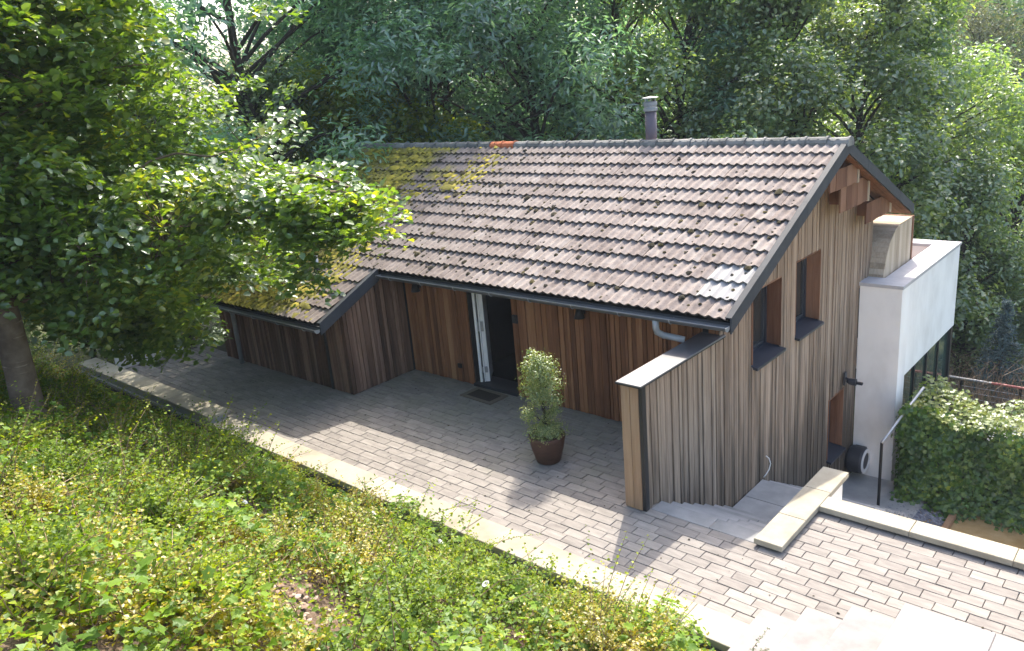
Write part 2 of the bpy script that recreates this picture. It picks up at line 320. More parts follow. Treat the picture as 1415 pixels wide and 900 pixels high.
# foliage
M['leaf_main'] = mat_leaf('leaf_near_tree', [(0, (0.062, 0.130, 0.019)), (0.45, (0.113, 0.205, 0.028)), (0.8, (0.187, 0.270, 0.032)), (1, (0.386, 0.389, 0.032))], 0.58, 0.42, 0.08, wscale=0.9)
M['leaf_ash'] = mat_leaf('leaf_ash', [(0, (0.072, 0.162, 0.109)), (0.5, (0.153, 0.281, 0.183)), (1, (0.305, 0.444, 0.261))], 0.58, 0.42, 0.09, (1.2, 1.4, 0.7), 0.5, vary=True)
M['leaf_oak'] = mat_leaf('leaf_oak', [(0, (0.090, 0.168, 0.059)), (0.5, (0.188, 0.289, 0.091)), (1, (0.376, 0.438, 0.141))], 0.58, 0.42, 0.09, (1.4, 1.4, 0.6), 0.5, vary=True)
M['leaf_lime'] = mat_leaf('leaf_lime', [(0, (0.10, 0.16, 0.014)), (0.5, (0.19, 0.25, 0.02)), (1, (0.30, 0.33, 0.03))], 0.6, 0.45, 0.04, wscale=0.4)
M['leaf_willow'] = mat_leaf('leaf_willow', [(0, (0.08, 0.10, 0.05)), (0.5, (0.15, 0.17, 0.085)), (1, (0.24, 0.24, 0.13))], 0.35, 0.5, 0.06, (1.2, 1.2, 0.7), 0.4)
M['leaf_tan'] = mat_leaf('leaf_tan', [(0, (0.14, 0.11, 0.05)), (0.5, (0.22, 0.18, 0.09)), (1, (0.32, 0.27, 0.15))], 0.35, 0.5, 0.03, (1.2, 1.1, 0.7), 0.3)
M['leaf_far'] = mat_leaf('leaf_far', [(0, (0.061, 0.121, 0.071)), (0.5, (0.121, 0.199, 0.103)), (1, (0.224, 0.293, 0.138))], 0.45, 0.5, 0.05, (1.3, 1.4, 0.7), 0.15)
M['needle'] = mat_leaf('needle_blue', [(0, (0.05, 0.09, 0.085)), (1, (0.12, 0.18, 0.17))], 0.15, 0.5, 0.05, (1, 1, 1), 2)
M['needle_dark'] = mat_leaf('needle_dark', [(0, (0.008, 0.018, 0.012)), (1, (0.022, 0.04, 0.024))], 0.15, 0.5, 0.04, (1, 1, 1), 2)
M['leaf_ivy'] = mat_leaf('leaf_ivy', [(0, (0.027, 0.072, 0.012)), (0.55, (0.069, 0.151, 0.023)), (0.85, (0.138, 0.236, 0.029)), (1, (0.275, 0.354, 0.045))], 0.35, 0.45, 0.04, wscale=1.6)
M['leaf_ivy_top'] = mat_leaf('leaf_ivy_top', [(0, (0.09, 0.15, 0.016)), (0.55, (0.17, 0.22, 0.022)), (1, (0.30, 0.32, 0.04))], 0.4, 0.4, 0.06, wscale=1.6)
M['leaf_bind'] = mat_leaf('leaf_broad_cover', [(0, (0.066, 0.140, 0.011)), (0.5, (0.131, 0.235, 0.018)), (1, (0.236, 0.349, 0.021))], 0.45, 0.5, 0.022, wscale=1.5)
M['leaf_honey'] = mat_leaf('leaf_small_cover', [(0, (0.061, 0.123, 0.006)), (0.5, (0.150, 0.232, 0.010)), (1, (0.318, 0.372, 0.010))], 0.45, 0.5, 0.022, wscale=1.3)
M['leaf_yellow'] = mat_leaf('leaf_yellow_cover', [(0, (0.165, 0.168, 0.005)), (0.5, (0.291, 0.257, 0.005)), (1, (0.408, 0.337, 0.008))], 0.4, 0.45, 0.05, wscale=1.5)
M['leaf_top'] = mat_leaf('leaf_box', [(0, (0.09, 0.15, 0.03)), (0.5, (0.19, 0.26, 0.055)), (1, (0.42, 0.43, 0.15))], 0.4, 0.4, 0.08, wscale=7)
M['petal'] = mat_leaf('petal_white', [(0, (0.6, 0.6, 0.55)), (1, (0.8, 0.8, 0.76))], 0.3, 0.6, 0.02, (1, 1, 1), 2)
M['dry'] = mat_plain('dry_stem', [(0, (0.16, 0.10, 0.06)), (0.5, (0.28, 0.19, 0.12)), (1, (0.40, 0.30, 0.21))], 0.95, 8, wr=0.8)
M['chip'] = mat_plain('bark_chip', [(0, (0.12, 0.075, 0.05)), (0.5, (0.27, 0.19, 0.14)), (1, (0.45, 0.35, 0.28))], 0.95, 9, wr=1.0)

# ================================================================== THE SETTING
# --- levels
Z_LOW = -2.75
YR, ZR = 3.219, 3.836            # ridge
OE, ZE = 0.618, 2.107            # main eave
XV = 0.445                       # gable verge
SL = (ZR - ZE) / (YR + OE)
XW, OW = -6.36, 2.009            # wing verge, wing eave
ZW = ZE - (OW - OE) * SL
XL = -11.1                       # far roof end
YB = 6.689; ZB = ZR - (YB - YR) * SL
GX, WX, WY = 0.0, -6.48, -1.464  # gable plane, wing side, wing front
def roof_z(y): return ZR - SL * abs(y - YR)
def gz(x, y):
    """natural ground behind and beside the house"""
    d = math.hypot(x + 2, y - 2)
    z = Z_LOW - 0.06
    if y > 6: z -= min((y - 6) * 0.16, 2.6)
    if y > 30: z += (y - 30) * 0.10
    if x < -11: z += min((-11 - x) * 0.25, 3.0) * max(0, min(1, (14 - y) / 8))
    if x > 4: z += 0.0
    z += 0.12 * math.sin(x * 0.7 + 1) * math.cos(y * 0.6) * min(1, max(0, (y - 7) / 4))
    return z
def bank_z(x, y):
    t = max(0.0, -3.72 - y)
    s = 0.55
    z = -0.16 + s * t * (1 - 0.35 * math.exp(-t * 1.2))
    z += 0.13 * math.sin(2.3 * x + 0.7) * math.sin(2.1 * y + .4 * x) * min(1, t * .8) + 0.05 * math.sin(5.1 * x) * math.cos(4.3 * y + x) * min(1, t)
    return z
# ground sheet
def grid_obj(name, xs, ys, fz, mat, kind='structure', skip=None):
    V = [(x, y, fz(x, y)) for y in ys for x in xs]; n = len(xs); F = []
    for j in range(len(ys) - 1):
        for i in range(n - 1):
            if skip and skip(0.5 * (xs[i] + xs[i + 1]), 0.5 * (ys[j] + ys[j + 1])): continue
            F.append((j * n + i, j * n + i + 1, (j + 1) * n + i + 1, (j + 1) * n + i))
    b = MB(); b.add(V, F); o = b.build(name, mat, smooth=True); tag(o, kind=kind); return o
xs = [-250, -160, -100, -70] + [float(v) for v in np.arange(-50, 40.1, 1.0)] + [60, 100, 160, 250]
ys = [-60, -30, -12, -5] + [float(v) for v in np.arange(-3, 60.1, 1.0)] + [80, 120, 180, 260]
grid_obj('ground', xs, ys, lambda x, y: gz(x, y) if y > -2.9 else gz(x, y) - 0.1, M['ground'])
# planted bank in front
bxs = [float(v) for v in np.arange(-40, 2.05, 0.4)] ; bys = [-40.0, -25.0, -16.0] + [float(v) for v in np.arange(-12, -3.6, 0.24)] + [-3.69]
grid_obj('garden_bank', bxs, bys, lambda x, y: bank_z(x, y) if y > -13 else bank_z(x, -13) , M['soil'])
# terrace body under the pavers, with the stairwell left out
b = MB()
b.box((-12.4, -3.70, -3.2), (7.5, -1.715, -0.055)); b.box((-12.4, -1.715, -3.2), (-0.05, 0.3, -0.055)); b.box((1.46, -1.715, -3.2), (7.5, -0.72, -0.055))
pav = b.build('pavement', M['joint']); tag(pav, kind='structure')
# pavers
PL, PW = 0.30, 0.15
pm = MB().cbox((-PL / 2 + .0035, -PW / 2 + .003, -0.06), (PL / 2 - .0035, PW / 2 - .003, 0.0), 0.004).mesh('paver', M['paver'])
hm = MB().cbox((-PL / 4 + .002, -PW / 2 + .003, -0.06), (PL / 4 - .002, PW / 2 - .003, 0.0), 0.004).mesh('paver_half', M['paver'])
cells = []
row = 0; y = -3.262 + PW / 2
while y < 0.1:
    x = -12.35 + (0, 0.15, 0.07, 0.22)[row % 4]
    while x < 6.6:
        cx = x + PL / 2
        ok = True
        if y > -1.715 and cx > -0.16 and cx < 1.58: ok = False          # stairwell / pier
        if y > -0.80 and cx > 1.4: ok = False
        if cx > 2.0 and y < -3.05: ok = False
        if y > WY + 0.12 and cx < WX - .1: ok = False
        if ok: cells.append((cx, y))
        x += PL
    y += PW; row += 1
# order by apparent size: the 300 that show largest are single pavers, the far rest one mesh
def in_view(p):
    d = RM @ (np.array(p) - CAM)
    if d[2] <= 0: return None
    u, v_ = 707.5 + FPX * d[0] / d[2], 450 - FPX * d[1] / d[2]
    return (u, v_, d[2]) if -20 < u < 1435 and -20 < v_ < 920 else None
vis = sorted([(in_view((c[0], c[1], 0))[2], c) for c in cells if in_view((c[0], c[1], 0))])
single = set(c for d, c in vis[:300])
far = MB()
for c in cells:
    dz = random.uniform(-0.004, 0.003)
    if c in single:
        o = link('paver', pm, pav, (c[0], c[1], dz)); o.rotation_euler = (random.gauss(0, .009), random.gauss(0, .007), random.gauss(0, .008))
    else:
        far.cur = random.random()
        far.cbox((c[0] - PL / 2 + .0035, c[1] - PW / 2 + .003, -0.06), (c[0] + PL / 2 - .0035, c[1] + PW / 2 - .003, dz), 0.004)
tag(far.build('paver_field', M['paver'], pav), kind='stuff')
# kerb of cream stone along the bank
kb = MB(); kb.box((-13.2, -3.66, -0.6), (2.0, -3.30, -0.015)); kerb = kb.build('kerb', M['concrete']); tag(kerb, kind='structure')
x = -7.6; 
while x < 1.98:
    L = min(1.0, 1.99 - x); s = MB().cbox((0.0025, -0.2, -0.055), (L - 0.0025, 0.2, 0.0), 0.006)
    o = s.build('kerb_stone', M['cream'], kerb, loc=(x, -3.47 + random.uniform(-.003, .003), 0.035 + random.uniform(-.003, .003))); x += 1.0
x = -13.2
while x < -7.7:
    L = min(1.0, -7.64 - x); s = MB().cbox((0.0025, -0.2, -0.06), (L - 0.0025, 0.2, 0.0), 0.008)
    s.build('kerb_stone', M['cream'], kerb, loc=(x, -3.45, 0.16 + random.uniform(-.003, .003))); x += 1.0
MB().box((-13.2, -3.62, -0.05), (-7.7, -3.30, 0.10)).build('kerb_wall', M['concrete'], kerb)

# ================================================================== THE HOUSE
house = empty('timber_house'); tag(house, 'long timber clad house with brown tiled pitched roof and white balcony box', 'house')
def boards(parent, mat, u0, u1, top, bottom, put, wlo, whi, gap=(0.008, 0.018), dep=(0.018, 0.034), holes=(), seed=1):
    """vertical boards between u0 and u1; put(u0,u1,zlo0,zlo1,zhi0,zhi1,depth) -> MB"""
    R = random.Random(seed); u = u0; k = 0
    while u < u1 - 0.02:
        wd = min(R.uniform(wlo, whi), u1 - u)
        if u1 - (u + wd) < 0.03: wd = u1 - u
        a, bb = u + R.uniform(*gap) / 2, u + wd - R.uniform(*gap) / 2
        d = R.uniform(*dep)
        segs = [(max(bottom(a), bottom(bb)) * 0 + min(bottom(a), bottom(bb)), None)]
        mid = 0.5 * (a + bb); spans = []
        hl = [h for h in holes if h[0] < mid < h[1]]
        if hl:
            h = hl[0]
            spans = [(bottom(a), bottom(bb), h[2], h[2]), (h[3], h[3], top(a), top(bb))]
        else: spans = [(bottom(a), bottom(bb), top(a), top(bb))]
        for (l0, l1, h0, h1) in spans:
            if max(h0 - l0, h1 - l1) < 0.03: continue
            m = put(a, bb, l0, l1, h0, h1, d); m.build('board', mat, parent)
        u += wd
def put_y(plane, sgn):
    """boards on a wall facing sgn*Y, u runs along x"""
    def f(a, b, l0, l1, h0, h1, d):
        y0, y1 = plane, plane + sgn * d; m = MB()
        m.add([(a, y0, l0), (b, y0, l1), (b, y0, h1), (a, y0, h0), (a, y1, l0), (b, y1, l1), (b, y1, h1), (a, y1, h0)],
              [(0, 1, 2, 3), (7, 6, 5, 4), (0, 4, 5, 1), (1, 5, 6, 2), (2, 6, 7, 3), (3, 7, 4, 0)]); return m
    return f
def put_x(plane, sgn):
    def f(a, b, l0, l1, h0, h1, d):
        x0, x1 = plane, plane + sgn * d; m = MB()
        m.add([(x0, a, l0), (x0, b, l1), (x0, b, h1), (x0, a, h0), (x1, a, l0), (x1, b, l1), (x1, b, h1), (x1, a, h0)],
              [(3, 2, 1, 0), (4, 5, 6, 7), (1, 5, 4, 0), (2, 6, 5, 1), (3, 7, 6, 2), (0, 4, 7, 3)]); return m
    return f
UND = 0.15
def under(y): return roof_z(y) - UND
DX0, DX1, DTOP = -4.86, -3.83, 2.12
# front wall (recessed, with the door)
bk = MB(); bk.box((WX, 0.036, 0), (DX0 - .0, 0.25, under(0.03))); bk.box((DX1, 0.036, 0), (-0.04, 0.25, under(0.03))); 
fw = bk.build('front_wall', M['membrane'], house)
boards(fw, M['wood_red'], WX + 0.03, DX0, lambda u: under(0.0) - 0.004, lambda u: 0.012, put_y(0.036, -1), 0.055, 0.135, dep=(0.018, 0.046), seed=3)
boards(fw, M['wood_red'], DX1, -0.05, lambda u: under(0.0) - 0.004, lambda u: 0.012, put_y(0.036, -1), 0.055, 0.135, dep=(0.018, 0.046), seed=4)
# wing front wall
bk = MB().box((XL + 0.25, WY + 0.036, 0), (WX - 0.036, WY + 0.2, under(WY) - 0.0)); ww = bk.build('wing_front_wall', M['membrane'], house)
boards(ww, M['wood_wing'], XL + 0.25, -7.11, lambda u: under(WY) - 0.004, lambda u: 0.01, put_y(WY + 0.036, -1), 0.06, 0.10, dep=(0.026, 0.038), seed=5)
boards(ww, M['wood_wing'], -7.07, WX - 0.002, lambda u: under(WY) - 0.004, lambda u: 0.01, put_y(WY + 0.036, -1), 0.06, 0.10, dep=(0.026, 0.038), seed=6)
MB().box((-7.115, WY - 0.016, 0.01), (-7.06, WY + 0.03, under(WY) - 0.004)).build('corner_profile', M['black'], ww)
# wing side wall
bk = MB(); bk.prism([(WY + 0.036, 0), (0.25, 0), (0.25, under(0.25)), (WY + 0.036, under(WY + 0.036))], 0, WX - 0.2, WX - 0.036); ws = bk.build('wing_side_wall', M['membrane'], house)
boards(ws, M['wood_wing'], WY + 0.0, -0.012, lambda u: under(u) - 0.004, lambda u: 0.01, put_x(WX - 0.036, 1), 0.055, 0.13, dep=(0.02, 0.042), seed=7)
# gable wall
YG = 5.86
def gable_top(y): return 1.655 if y < -0.02 else under(y) - 0.004
def stair_floor(y):
    if y < -1.72: return -0.03
    if y < 0.23: return -0.148 * (math.floor((y + 1.72) / 0.2786) + 1) - 0.10
    if y < 1.5: return -1.16
    return Z_LOW
WIN = [(0.90, 1.90, 0.92, 2.06), (2.40, 3.40, 0.91, 2.15), (3.95, 4.68, -1.95, -0.74)]
bk = MB()
bk.prism([(-1.985, -0.9), (0, -0.9), (0, 1.65), (-1.985, 1.65)], 0, -0.262, -0.036)
# wall core split around the openings
def gcore(y0, y1, z0, zt=None):
    bk.prism([(y0, z0), (y1, z0), (y1, zt if zt is not None else under(y1) - .01), (y0, zt if zt is not None else under(y0) - .01)], 0, -0.30, -0.036)
gcore(0.0, 0.90, -3.0); gcore(0.90, 1.90, -3.0, 0.90); gcore(0.90, 1.90, 2.06); gcore(1.90, 2.40, -3.0); gcore(2.40, 3.219, -3.0, 0.89); gcore(3.219, 3.40, -3.0, 0.89)
gcore(2.40, 3.219, 2.15); gcore(3.219, 3.40, 2.15); gcore(3.40, 3.95, -3.0); gcore(3.95, 4.68, -3.0, -1.97); gcore(3.95, 4.68, -0.74); gcore(4.68, 5.25, -3.0); gcore(5.25, YG, 0.0)
gw = bk.build('gable_wall', M['membrane'], house)
boards(gw, M['wood_grey'], -1.94, 5.255, gable_top, stair_floor, put_x(-0.036, 1), 0.052, 0.098, gap=(0.004, 0.012), dep=(0.018, 0.042), holes=WIN, seed=8)
boards(gw, M['wood_grey'], 5.262, YG, gable_top, lambda u: 1.0, put_x(-0.036, 1), 0.055, 0.10, gap=(0.003, 0.007), dep=(0.022, 0.04), seed=9)
# pier end: two wide boards and a black corner strip, zinc coping
pe = MB().box((-0.262, -2.004, 0.012), (-0.03, -1.98, 1.652)).build('pier_end', M['membrane'], house)
for a, bb in ((-0.285, -0.165), (-0.158, -0.042)): MB().cbox((a, -2.03, 0.012), (bb, -2.006, 1.652), 0.003).build('board', M['wood_fresh'], pe)
MB().box((-0.036, -2.026, 0.012), (0.012, -1.945, 1.652)).build('corner_profile', M['black'], pe)
boards(pe, M['wood_red'], -1.98, 0.03, lambda u: 1.652, lambda u: 0.012, lambda a, b, l0, l1, h0, h1, d: MB().box((-0.262 - d, a, l0), (-0.262, b, h0)), 0.07, 0.12, seed=12)
c = MB(); c.box((-0.325, -2.075, 1.657), (0.03, 0.03, 1.672)); cp = c.build('pier_coping', M['black'], house)
M['pier_sheet'] = mat_plain('dark_satin_sheet', [(0, (0.07, 0.07, 0.074)), (1, (0.10, 0.10, 0.105))], 0.42, 9, spec=1.0, bstr=0.04)
MB().cbox((-0.325, -2.075, 1.6725), (0.03, 0.03, 1.690), 0.004).build('coping_sheet', M['pier_sheet'], cp)
# interior shell, the room's shade put into its near-black colour
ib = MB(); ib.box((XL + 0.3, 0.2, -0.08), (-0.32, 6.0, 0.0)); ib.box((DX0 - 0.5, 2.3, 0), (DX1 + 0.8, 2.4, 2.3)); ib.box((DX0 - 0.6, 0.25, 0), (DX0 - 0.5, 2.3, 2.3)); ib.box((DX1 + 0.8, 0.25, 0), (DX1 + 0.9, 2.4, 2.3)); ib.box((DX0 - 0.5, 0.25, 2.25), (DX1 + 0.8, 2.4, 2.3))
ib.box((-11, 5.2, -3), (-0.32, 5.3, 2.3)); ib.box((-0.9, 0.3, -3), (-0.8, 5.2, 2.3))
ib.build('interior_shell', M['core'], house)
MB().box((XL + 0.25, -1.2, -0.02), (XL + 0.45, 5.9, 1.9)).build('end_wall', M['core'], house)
# door: frame, threshold, white leaf swung inwards
door = empty('door', (0, 0, 0), parent=house)
fr = MB(); fr.box((DX0 + .003, 0.02, 0.06), (DX0 + 0.03, 0.10, DTOP)); fr.box((DX0 + .003, -0.01, DTOP), (DX1 - .003, 0.10, DTOP + 0.05)); fr.build('door_frame', M['black'], door)
MB().cbox((DX0 + .003, -0.03, 0.0), (DX1 - .003, 0.40, 0.055), 0.006).build('threshold', M['rubber'], door)
lf = MB(); ang = math.radians(127); ux, uy = math.cos(ang), math.sin(ang); nx, ny = uy, -ux
def leafbox(m, s0, s1, t0, t1, z0, z1, ox=DX0 + 0.19, oy=0.10):
    # s runs along the leaf, t is its thickness
    P = lambda s, t: (ox + ux * s + nx * t, oy + uy * s + ny * t)
    q = [P(s0, t0), P(s1, t0), P(s1, t1), P(s0, t1)]; m.add([(x, y, z0) for x, y in q] + [(x, y, z1) for x, y in q], [(0, 3, 2, 1), (4, 5, 6, 7), (0, 1, 5, 4), (1, 2, 6, 5), (2, 3, 7, 6), (3, 0, 4, 7)])
leafbox(lf, 0, 0.5, 0, 0.075, 0.075, DTOP - 0.02); dl = lf.build('door_leaf', M['white'], door)
m2 = MB(); leafbox(m2, -0.014, 0.5, -0.024, -0.004, 0.075, DTOP - 0.02); leafbox(m2, -0.02, 0.3, -0.10, -0.055, 0.075, DTOP - 0.02); m2.build('door_rebate', M['white'], door)
m3 = MB(); leafbox(m3, -0.012, 0.0, -0.05, 0.05, 1.02, 1.20); m3.build('latch_plate', M['zinc'], door)
m3 = MB(); leafbox(m3, -0.012, 0.0, -0.05, 0.05, 0.25, 0.36); m3.build('latch_plate', M['zinc'], door)
# windows in the gable
def window(y0, y1, z0, z1, depth=0.235):
    wd = empty('window', parent=house)
    f = MB(); x0, x1 = -depth - 0.06, -depth; t = 0.065
    f.box((x0, y0, z0), (x1, y0 + t, z1)); f.box((x0, y1 - t, z0), (x1, y1, z1)); f.box((x0, y0 + t, z0), (x1, y1 - t, z0 + t)); f.box((x0, y0 + t, z1 - t), (x1, y1 - t, z1))
    f.build('window_frame', M['sill'], wd)
    s = MB(); t2 = t + 0.05; xa, xb = x0 - .01, x1 - 0.02
    s.box((xa, y0 + t, z0 + t), (xb, y0 + t2, z1 - t)); s.box((xa, y1 - t2, z0 + t), (xb, y1 - t, z1 - t)); s.box((xa, y0 + t2, z0 + t), (xb, y1 - t2, z0 + t2)); s.box((xa, y0 + t2, z1 - t2), (xb, y1 - t2, z1 - t)); s.build('sash', M['anthracite'], wd)
    MB().box((x0 + .005, y0 + t2, z0 + t2), (x0 + .02, y1 - t2, z1 - t2)).build('pane', M['glass'], wd)
    for ys_ in ((y1 - 0.022, y1 + 0.0),):
        for k in range(2):
            xa, xb = -depth + k * (depth - 0.0) / 2, -depth + (k + 1) * (depth + 0.0) / 2 - 0.005
            MB().box((xa, ys_[0] - k * .003, z0 + 0.035), (xb, ys_[1], z1 - .002)).build('reveal_board', M['wood_reveal'], wd)
    for k in range(2):
        xa, xb = -depth + k * depth / 2, -depth + (k + 1) * depth / 2 - 0.005
        MB().box((xa, y0, z0 + 0.035), (xb, y0 + 0.022, z1 - .002)).build('reveal_board', M['wood_reveal'], wd)
    MB().box((-depth, y0 + 0.022, z1 - 0.024), (-0.004, y1 - 0.026, z1 - 0.002)).build('lintel_board', M['wood_reveal'], wd)
    sl = MB(); sl.add([(-depth, y0 + .002, z0 + .05), (0.075, y0 + .002, z0 - .005), (0.075, y1 - .002, z0 - .005), (-depth, y1 - .002, z0 + .05), (-depth, y0 + .002, z0 + .005), (0.075, y0 + .002, z0 - .045), (0.075, y1 - .002, z0 - .045), (-depth, y1 - .002, z0 + .005)],
                      [(0, 1, 2, 3), (7, 6, 5, 4), (0, 4, 5, 1), (1, 5, 6, 2), (2, 6, 7, 3), (3, 7, 4, 0)])
    sl.build('sill', M['sill'], wd)
for h in WIN: window(*h)

# ------------------------------------------------------------------ roof
rf = MB()
T0 = 0.05    # deck lies below the tile plane
def deck(y0, y1, x0, x1, th=0.09):
    rf.prism([(y0, roof_z(y0) - T0), (y1, roof_z(y1) - T0), (y1, roof_z(y1) - T0 - th), (y0, roof_z(y0) - T0 - th)], 0, x0, x1)
deck(-OE + .03, YR, XL, XV - 0.06); deck(-OW + .03, -OE + .03, XL, XW - 0.06); deck(YR, YB - .03, XL, XV - 0.06)
roof = rf.build('roof', M['core'], house)
TW = 0.30
def tile_mesh(name, mat, gauge):
    n = 12; L = gauge + 0.055; V = []; F = []
    def prof(i):
        ph = 2 * math.pi * 2 * i / n; return 0.036 * (0.5 - 0.5 * math.cos(ph)) ** 1.5
    for v_, lift in ((0.0, 0.050), (L, 0.004)): V += [(TW * i / n, v_, prof(i) + lift) for i in range(n + 1)]
    for dz_, dy_ in ((0.0, 0.0), (-0.024, 0.006)): V += [(TW * i / n, dy_, prof(i) + 0.050 + dz_) for i in range(n + 1)]     # lip with its own edge
    for i in range(n): F.append((i, i + 1, n + 2 + i, n + 1 + i))
    for i in range(n): F.append((3 * n + 3 + i, 3 * n + 4 + i, 2 * n + 3 + i, 2 * n + 2 + i))
    me = MB().add(V, F).mesh(name, mat)
    for p in me.polygons: p.use_smooth = p.index < n
    return me, V, F
G1 = math.hypot(YR + OE, ZR - ZE) / 12; G2 = math.hypot(OW - OE, ZE - ZW) / 4
tA, tV, tF = tile_mesh('roof_tile', M['tile'], G1); tM, _, _ = tile_mesh('roof_tile_pale', M['tile_pale'], G1)
cs, sn = math.cos(math.atan(SL)), math.sin(math.atan(SL))
ncol = int(round((XV - 0.075 - XL) / TW)); tiles = []
for r in range(-4, 12):
    for cI in range(ncol + 1):
        x0 = XV - 0.075 - (cI + 1) * TW
        if r < 0 and x0 + TW > XW - 0.0: continue
        if x0 < XL - 0.31: continue
        s = r * G1 if r >= 0 else r * G2
        tiles.append((r, x0, -OE + s * cs, ZE + s * sn))
def tile_xf(x0, y, z, back=False):
    return Matrix(((1, 0, 0, x0), (0, cs, -sn, y), (0, sn, cs, z), (0, 0, 0, 1)))
vt = []
for t in tiles:
    q = in_view((t[1] + .15, t[2] + .15, t[3] + .1))
    if q: vt.append((q[2] + (2.5 if t[1] < -6.5 else 0), t))
vt.sort(); single = set(t for d, t in vt[:300])
far = MB()
for t in tiles:
    jit = Matrix.Rotation(random.gauss(0, 0.008), 4, 'Z') @ Matrix.Rotation(random.gauss(0, 0.006), 4, 'Y')
    mw = tile_xf(t[1] + random.gauss(0, .002), t[2] + random.gauss(0, .004), t[3] + random.uniform(-.003, .005)) @ jit
    cI = round((XV - 0.075 - t[1]) / TW) - 1
    if t in single:
        me = tM if (t[0] in (1, 2) and cI == 0) or (t[0] == 2 and cI == 1) or (t[0] == 1 and cI == 1) else tA
        o = link('roof_tile', me, roof); o.matrix_world = mw
    else:
        far.cur = random.random(); far.add([mw @ Vector(p) for p in tV], tF)
# back slope
for r in range(0, 11):
    for cI in range(ncol + 1):
        x1 = XV - 0.075 - cI * TW; s = r * G1
        mw = Matrix(((-1, 0, 0, x1), (0, -cs, sn, YB - s * cs), (0, sn, cs, ZB + s * sn), (0, 0, 0, 1))); far.cur = random.random()
        far.add([mw @ Vector(p) for p in tV], tF)
tag(far.build('roof_tile_field', M['tile'], roof), kind='stuff')
# ridge caps
nr = int((XV - XL) / 0.335)
for k in range(nr + 1):
    x1 = XV + 0.02 - k * 0.335; prof = []
    m = MB(); n = 9; V = []; F = []
    for j, (xx, rr) in enumerate(((0.0, 0.132), (0.035, 0.132), (0.04, 0.118), (0.375, 0.108))):
        for i in range(n):
            a = math.radians(-12 + 204 * i / (n - 1)); V.append((-xx, rr * 1.02 * math.cos(a), rr * 0.92 * math.sin(a)))
    for j in range(3):
        for i in range(n - 1): F.append((j * n + i, (j + 1) * n + i, (j + 1) * n + i + 1, j * n + i + 1))
    F.append(tuple(range(n)))
    m.add(V, F)
    px = in_view((x1 - .15, YR, ZR + .1)); red = px and 676 < px[0] < 714
    o = m.build('ridge_tile', M['ridge_red'] if red else M['ridge'], roof, smooth=False, loc=(x1, YR, ZR - 0.005 + random.uniform(-.004, .004)))
    o.rotation_euler = (0, random.gauss(0, .006), random.gauss(0, .006))
# moss cushions in the tile valleys: uncountable
def blobs(name, pts, rad, mat, parent, seed=5, flat=0.55):
    R = np.random.default_rng(seed); n = len(pts)
    base = np.array([(1, 0, 0), (.5, .87, 0), (-.5, .87, 0), (-1, 0, 0), (-.5, -.87, 0), (.5, -.87, 0), (.45, .3, .8), (-.5, .1, .75), (.05, -.5, .8)], float)
    F0 = np.array([(0, 1, 6), (1, 2, 6), (2, 7, 6), (2, 3, 7), (3, 4, 7), (4, 8, 7), (4, 5, 8), (5, 0, 8), (0, 6, 8), (6, 7, 8)])
    V = base[None] * (1 + R.normal(0, .22, (n, 9, 3))); V[..., 2] *= flat
    a = R.uniform(0, 6.28, n); ca, sa = np.cos(a), np.sin(a)
    x = V[..., 0] * ca[:, None] - V[..., 1] * sa[:, None]; yv = V[..., 0] * sa[:, None] + V[..., 1] * ca[:, None]
    V = np.stack([x, yv, V[..., 2]], -1) * rad[:, None, None] + pts[:, None, :]
    F = (F0[None] + (np.arange(n) * 9)[:, None, None]).reshape(-1, 3)
    o = link(name, fast_mesh(name, V.reshape(-1, 3), F, [mat], np.repeat(R.random(n), 10)), parent); tag(o, kind='stuff'); return o
def roof_pts(n, xa, xb, ya, yb, R):
    x = R.uniform(xa, xb, n); y = R.uniform(ya, yb, n)
    u = ((XV - 0.075 - x) % 0.15); x = x + np.where(R.random(n) < .8, (u - 0.0) * 0.9, 0)    # settle into the pans
    return np.stack([x, y, ZR - SL * np.abs(y - YR) + 0.034], -1)
R5 = np.random.default_rng(5)
P1 = roof_pts(2600, XL, XV - .2, -OE + .05, YR - .2, R5); k = R5.random(len(P1)) < np.clip(0.35 + (-P1[:, 0] - 3) * .1, .3, 1); P1 = P1[k]
blobs('moss_speckle', P1, R5.gamma(2.2, 0.0095, len(P1)) + 0.009, M['moss'], roof, 5, 0.7)
P2 = roof_pts(3800, XL, -6.2, -OE, YR - .1, R5); P3 = roof_pts(2600, XL, XW - .1, -OW + .05, -OE, R5); P2 = np.concatenate([P2, P3])
cl = np.sin(P2[:, 0] * 2.1 + P2[:, 1]) + np.sin(P2[:, 1] * 2.7 - P2[:, 0] * 1.3) + R5.normal(0, .5, len(P2))
k = (cl + np.clip((-6.9 - P2[:, 0]) * 0.75, -3, 1.9)) > 0.55; P2 = P2[k]
blobs('moss_cushions', P2, R5.gamma(3, 0.013, len(P2)) + 0.016, M['moss_bright'], roof, 6, 0.55)
# verge trims
def verge(y0, y1, x0, x1, name='barge_board', n=4, up=.055):
    for k in range(n):
        a = y0 + (y1 - y0) * k / n; bb = y0 + (y1 - y0) * (k + 1) / n; e = 0.0015 * (k % 2)
        lo = lambda y: roof_z(y) - 0.145; hi = lambda y: roof_z(y) + up
        m = MB(); m.prism([(a, lo(a)), (bb, lo(bb)), (bb, hi(bb)), (a, hi(a))], 0, x1 - 0.02 + e, x1 + e)
        m.prism([(a, hi(a) - .001 + e), (bb, hi(bb) - .001 + e), (bb, hi(bb) + .012 + e), (a, hi(a) + .012 + e)], 0, x0, x1 + e + 0.001)
        m.build(name, M['anthracite'], house)
verge(-OE - .01, YR, XV - 0.085, XV, n=5); verge(YR, YB, XV - 0.085, XV, n=4, up=.02); verge(-OW - .01, -OE - 0.02, XW - 0.085, XW, n=3)
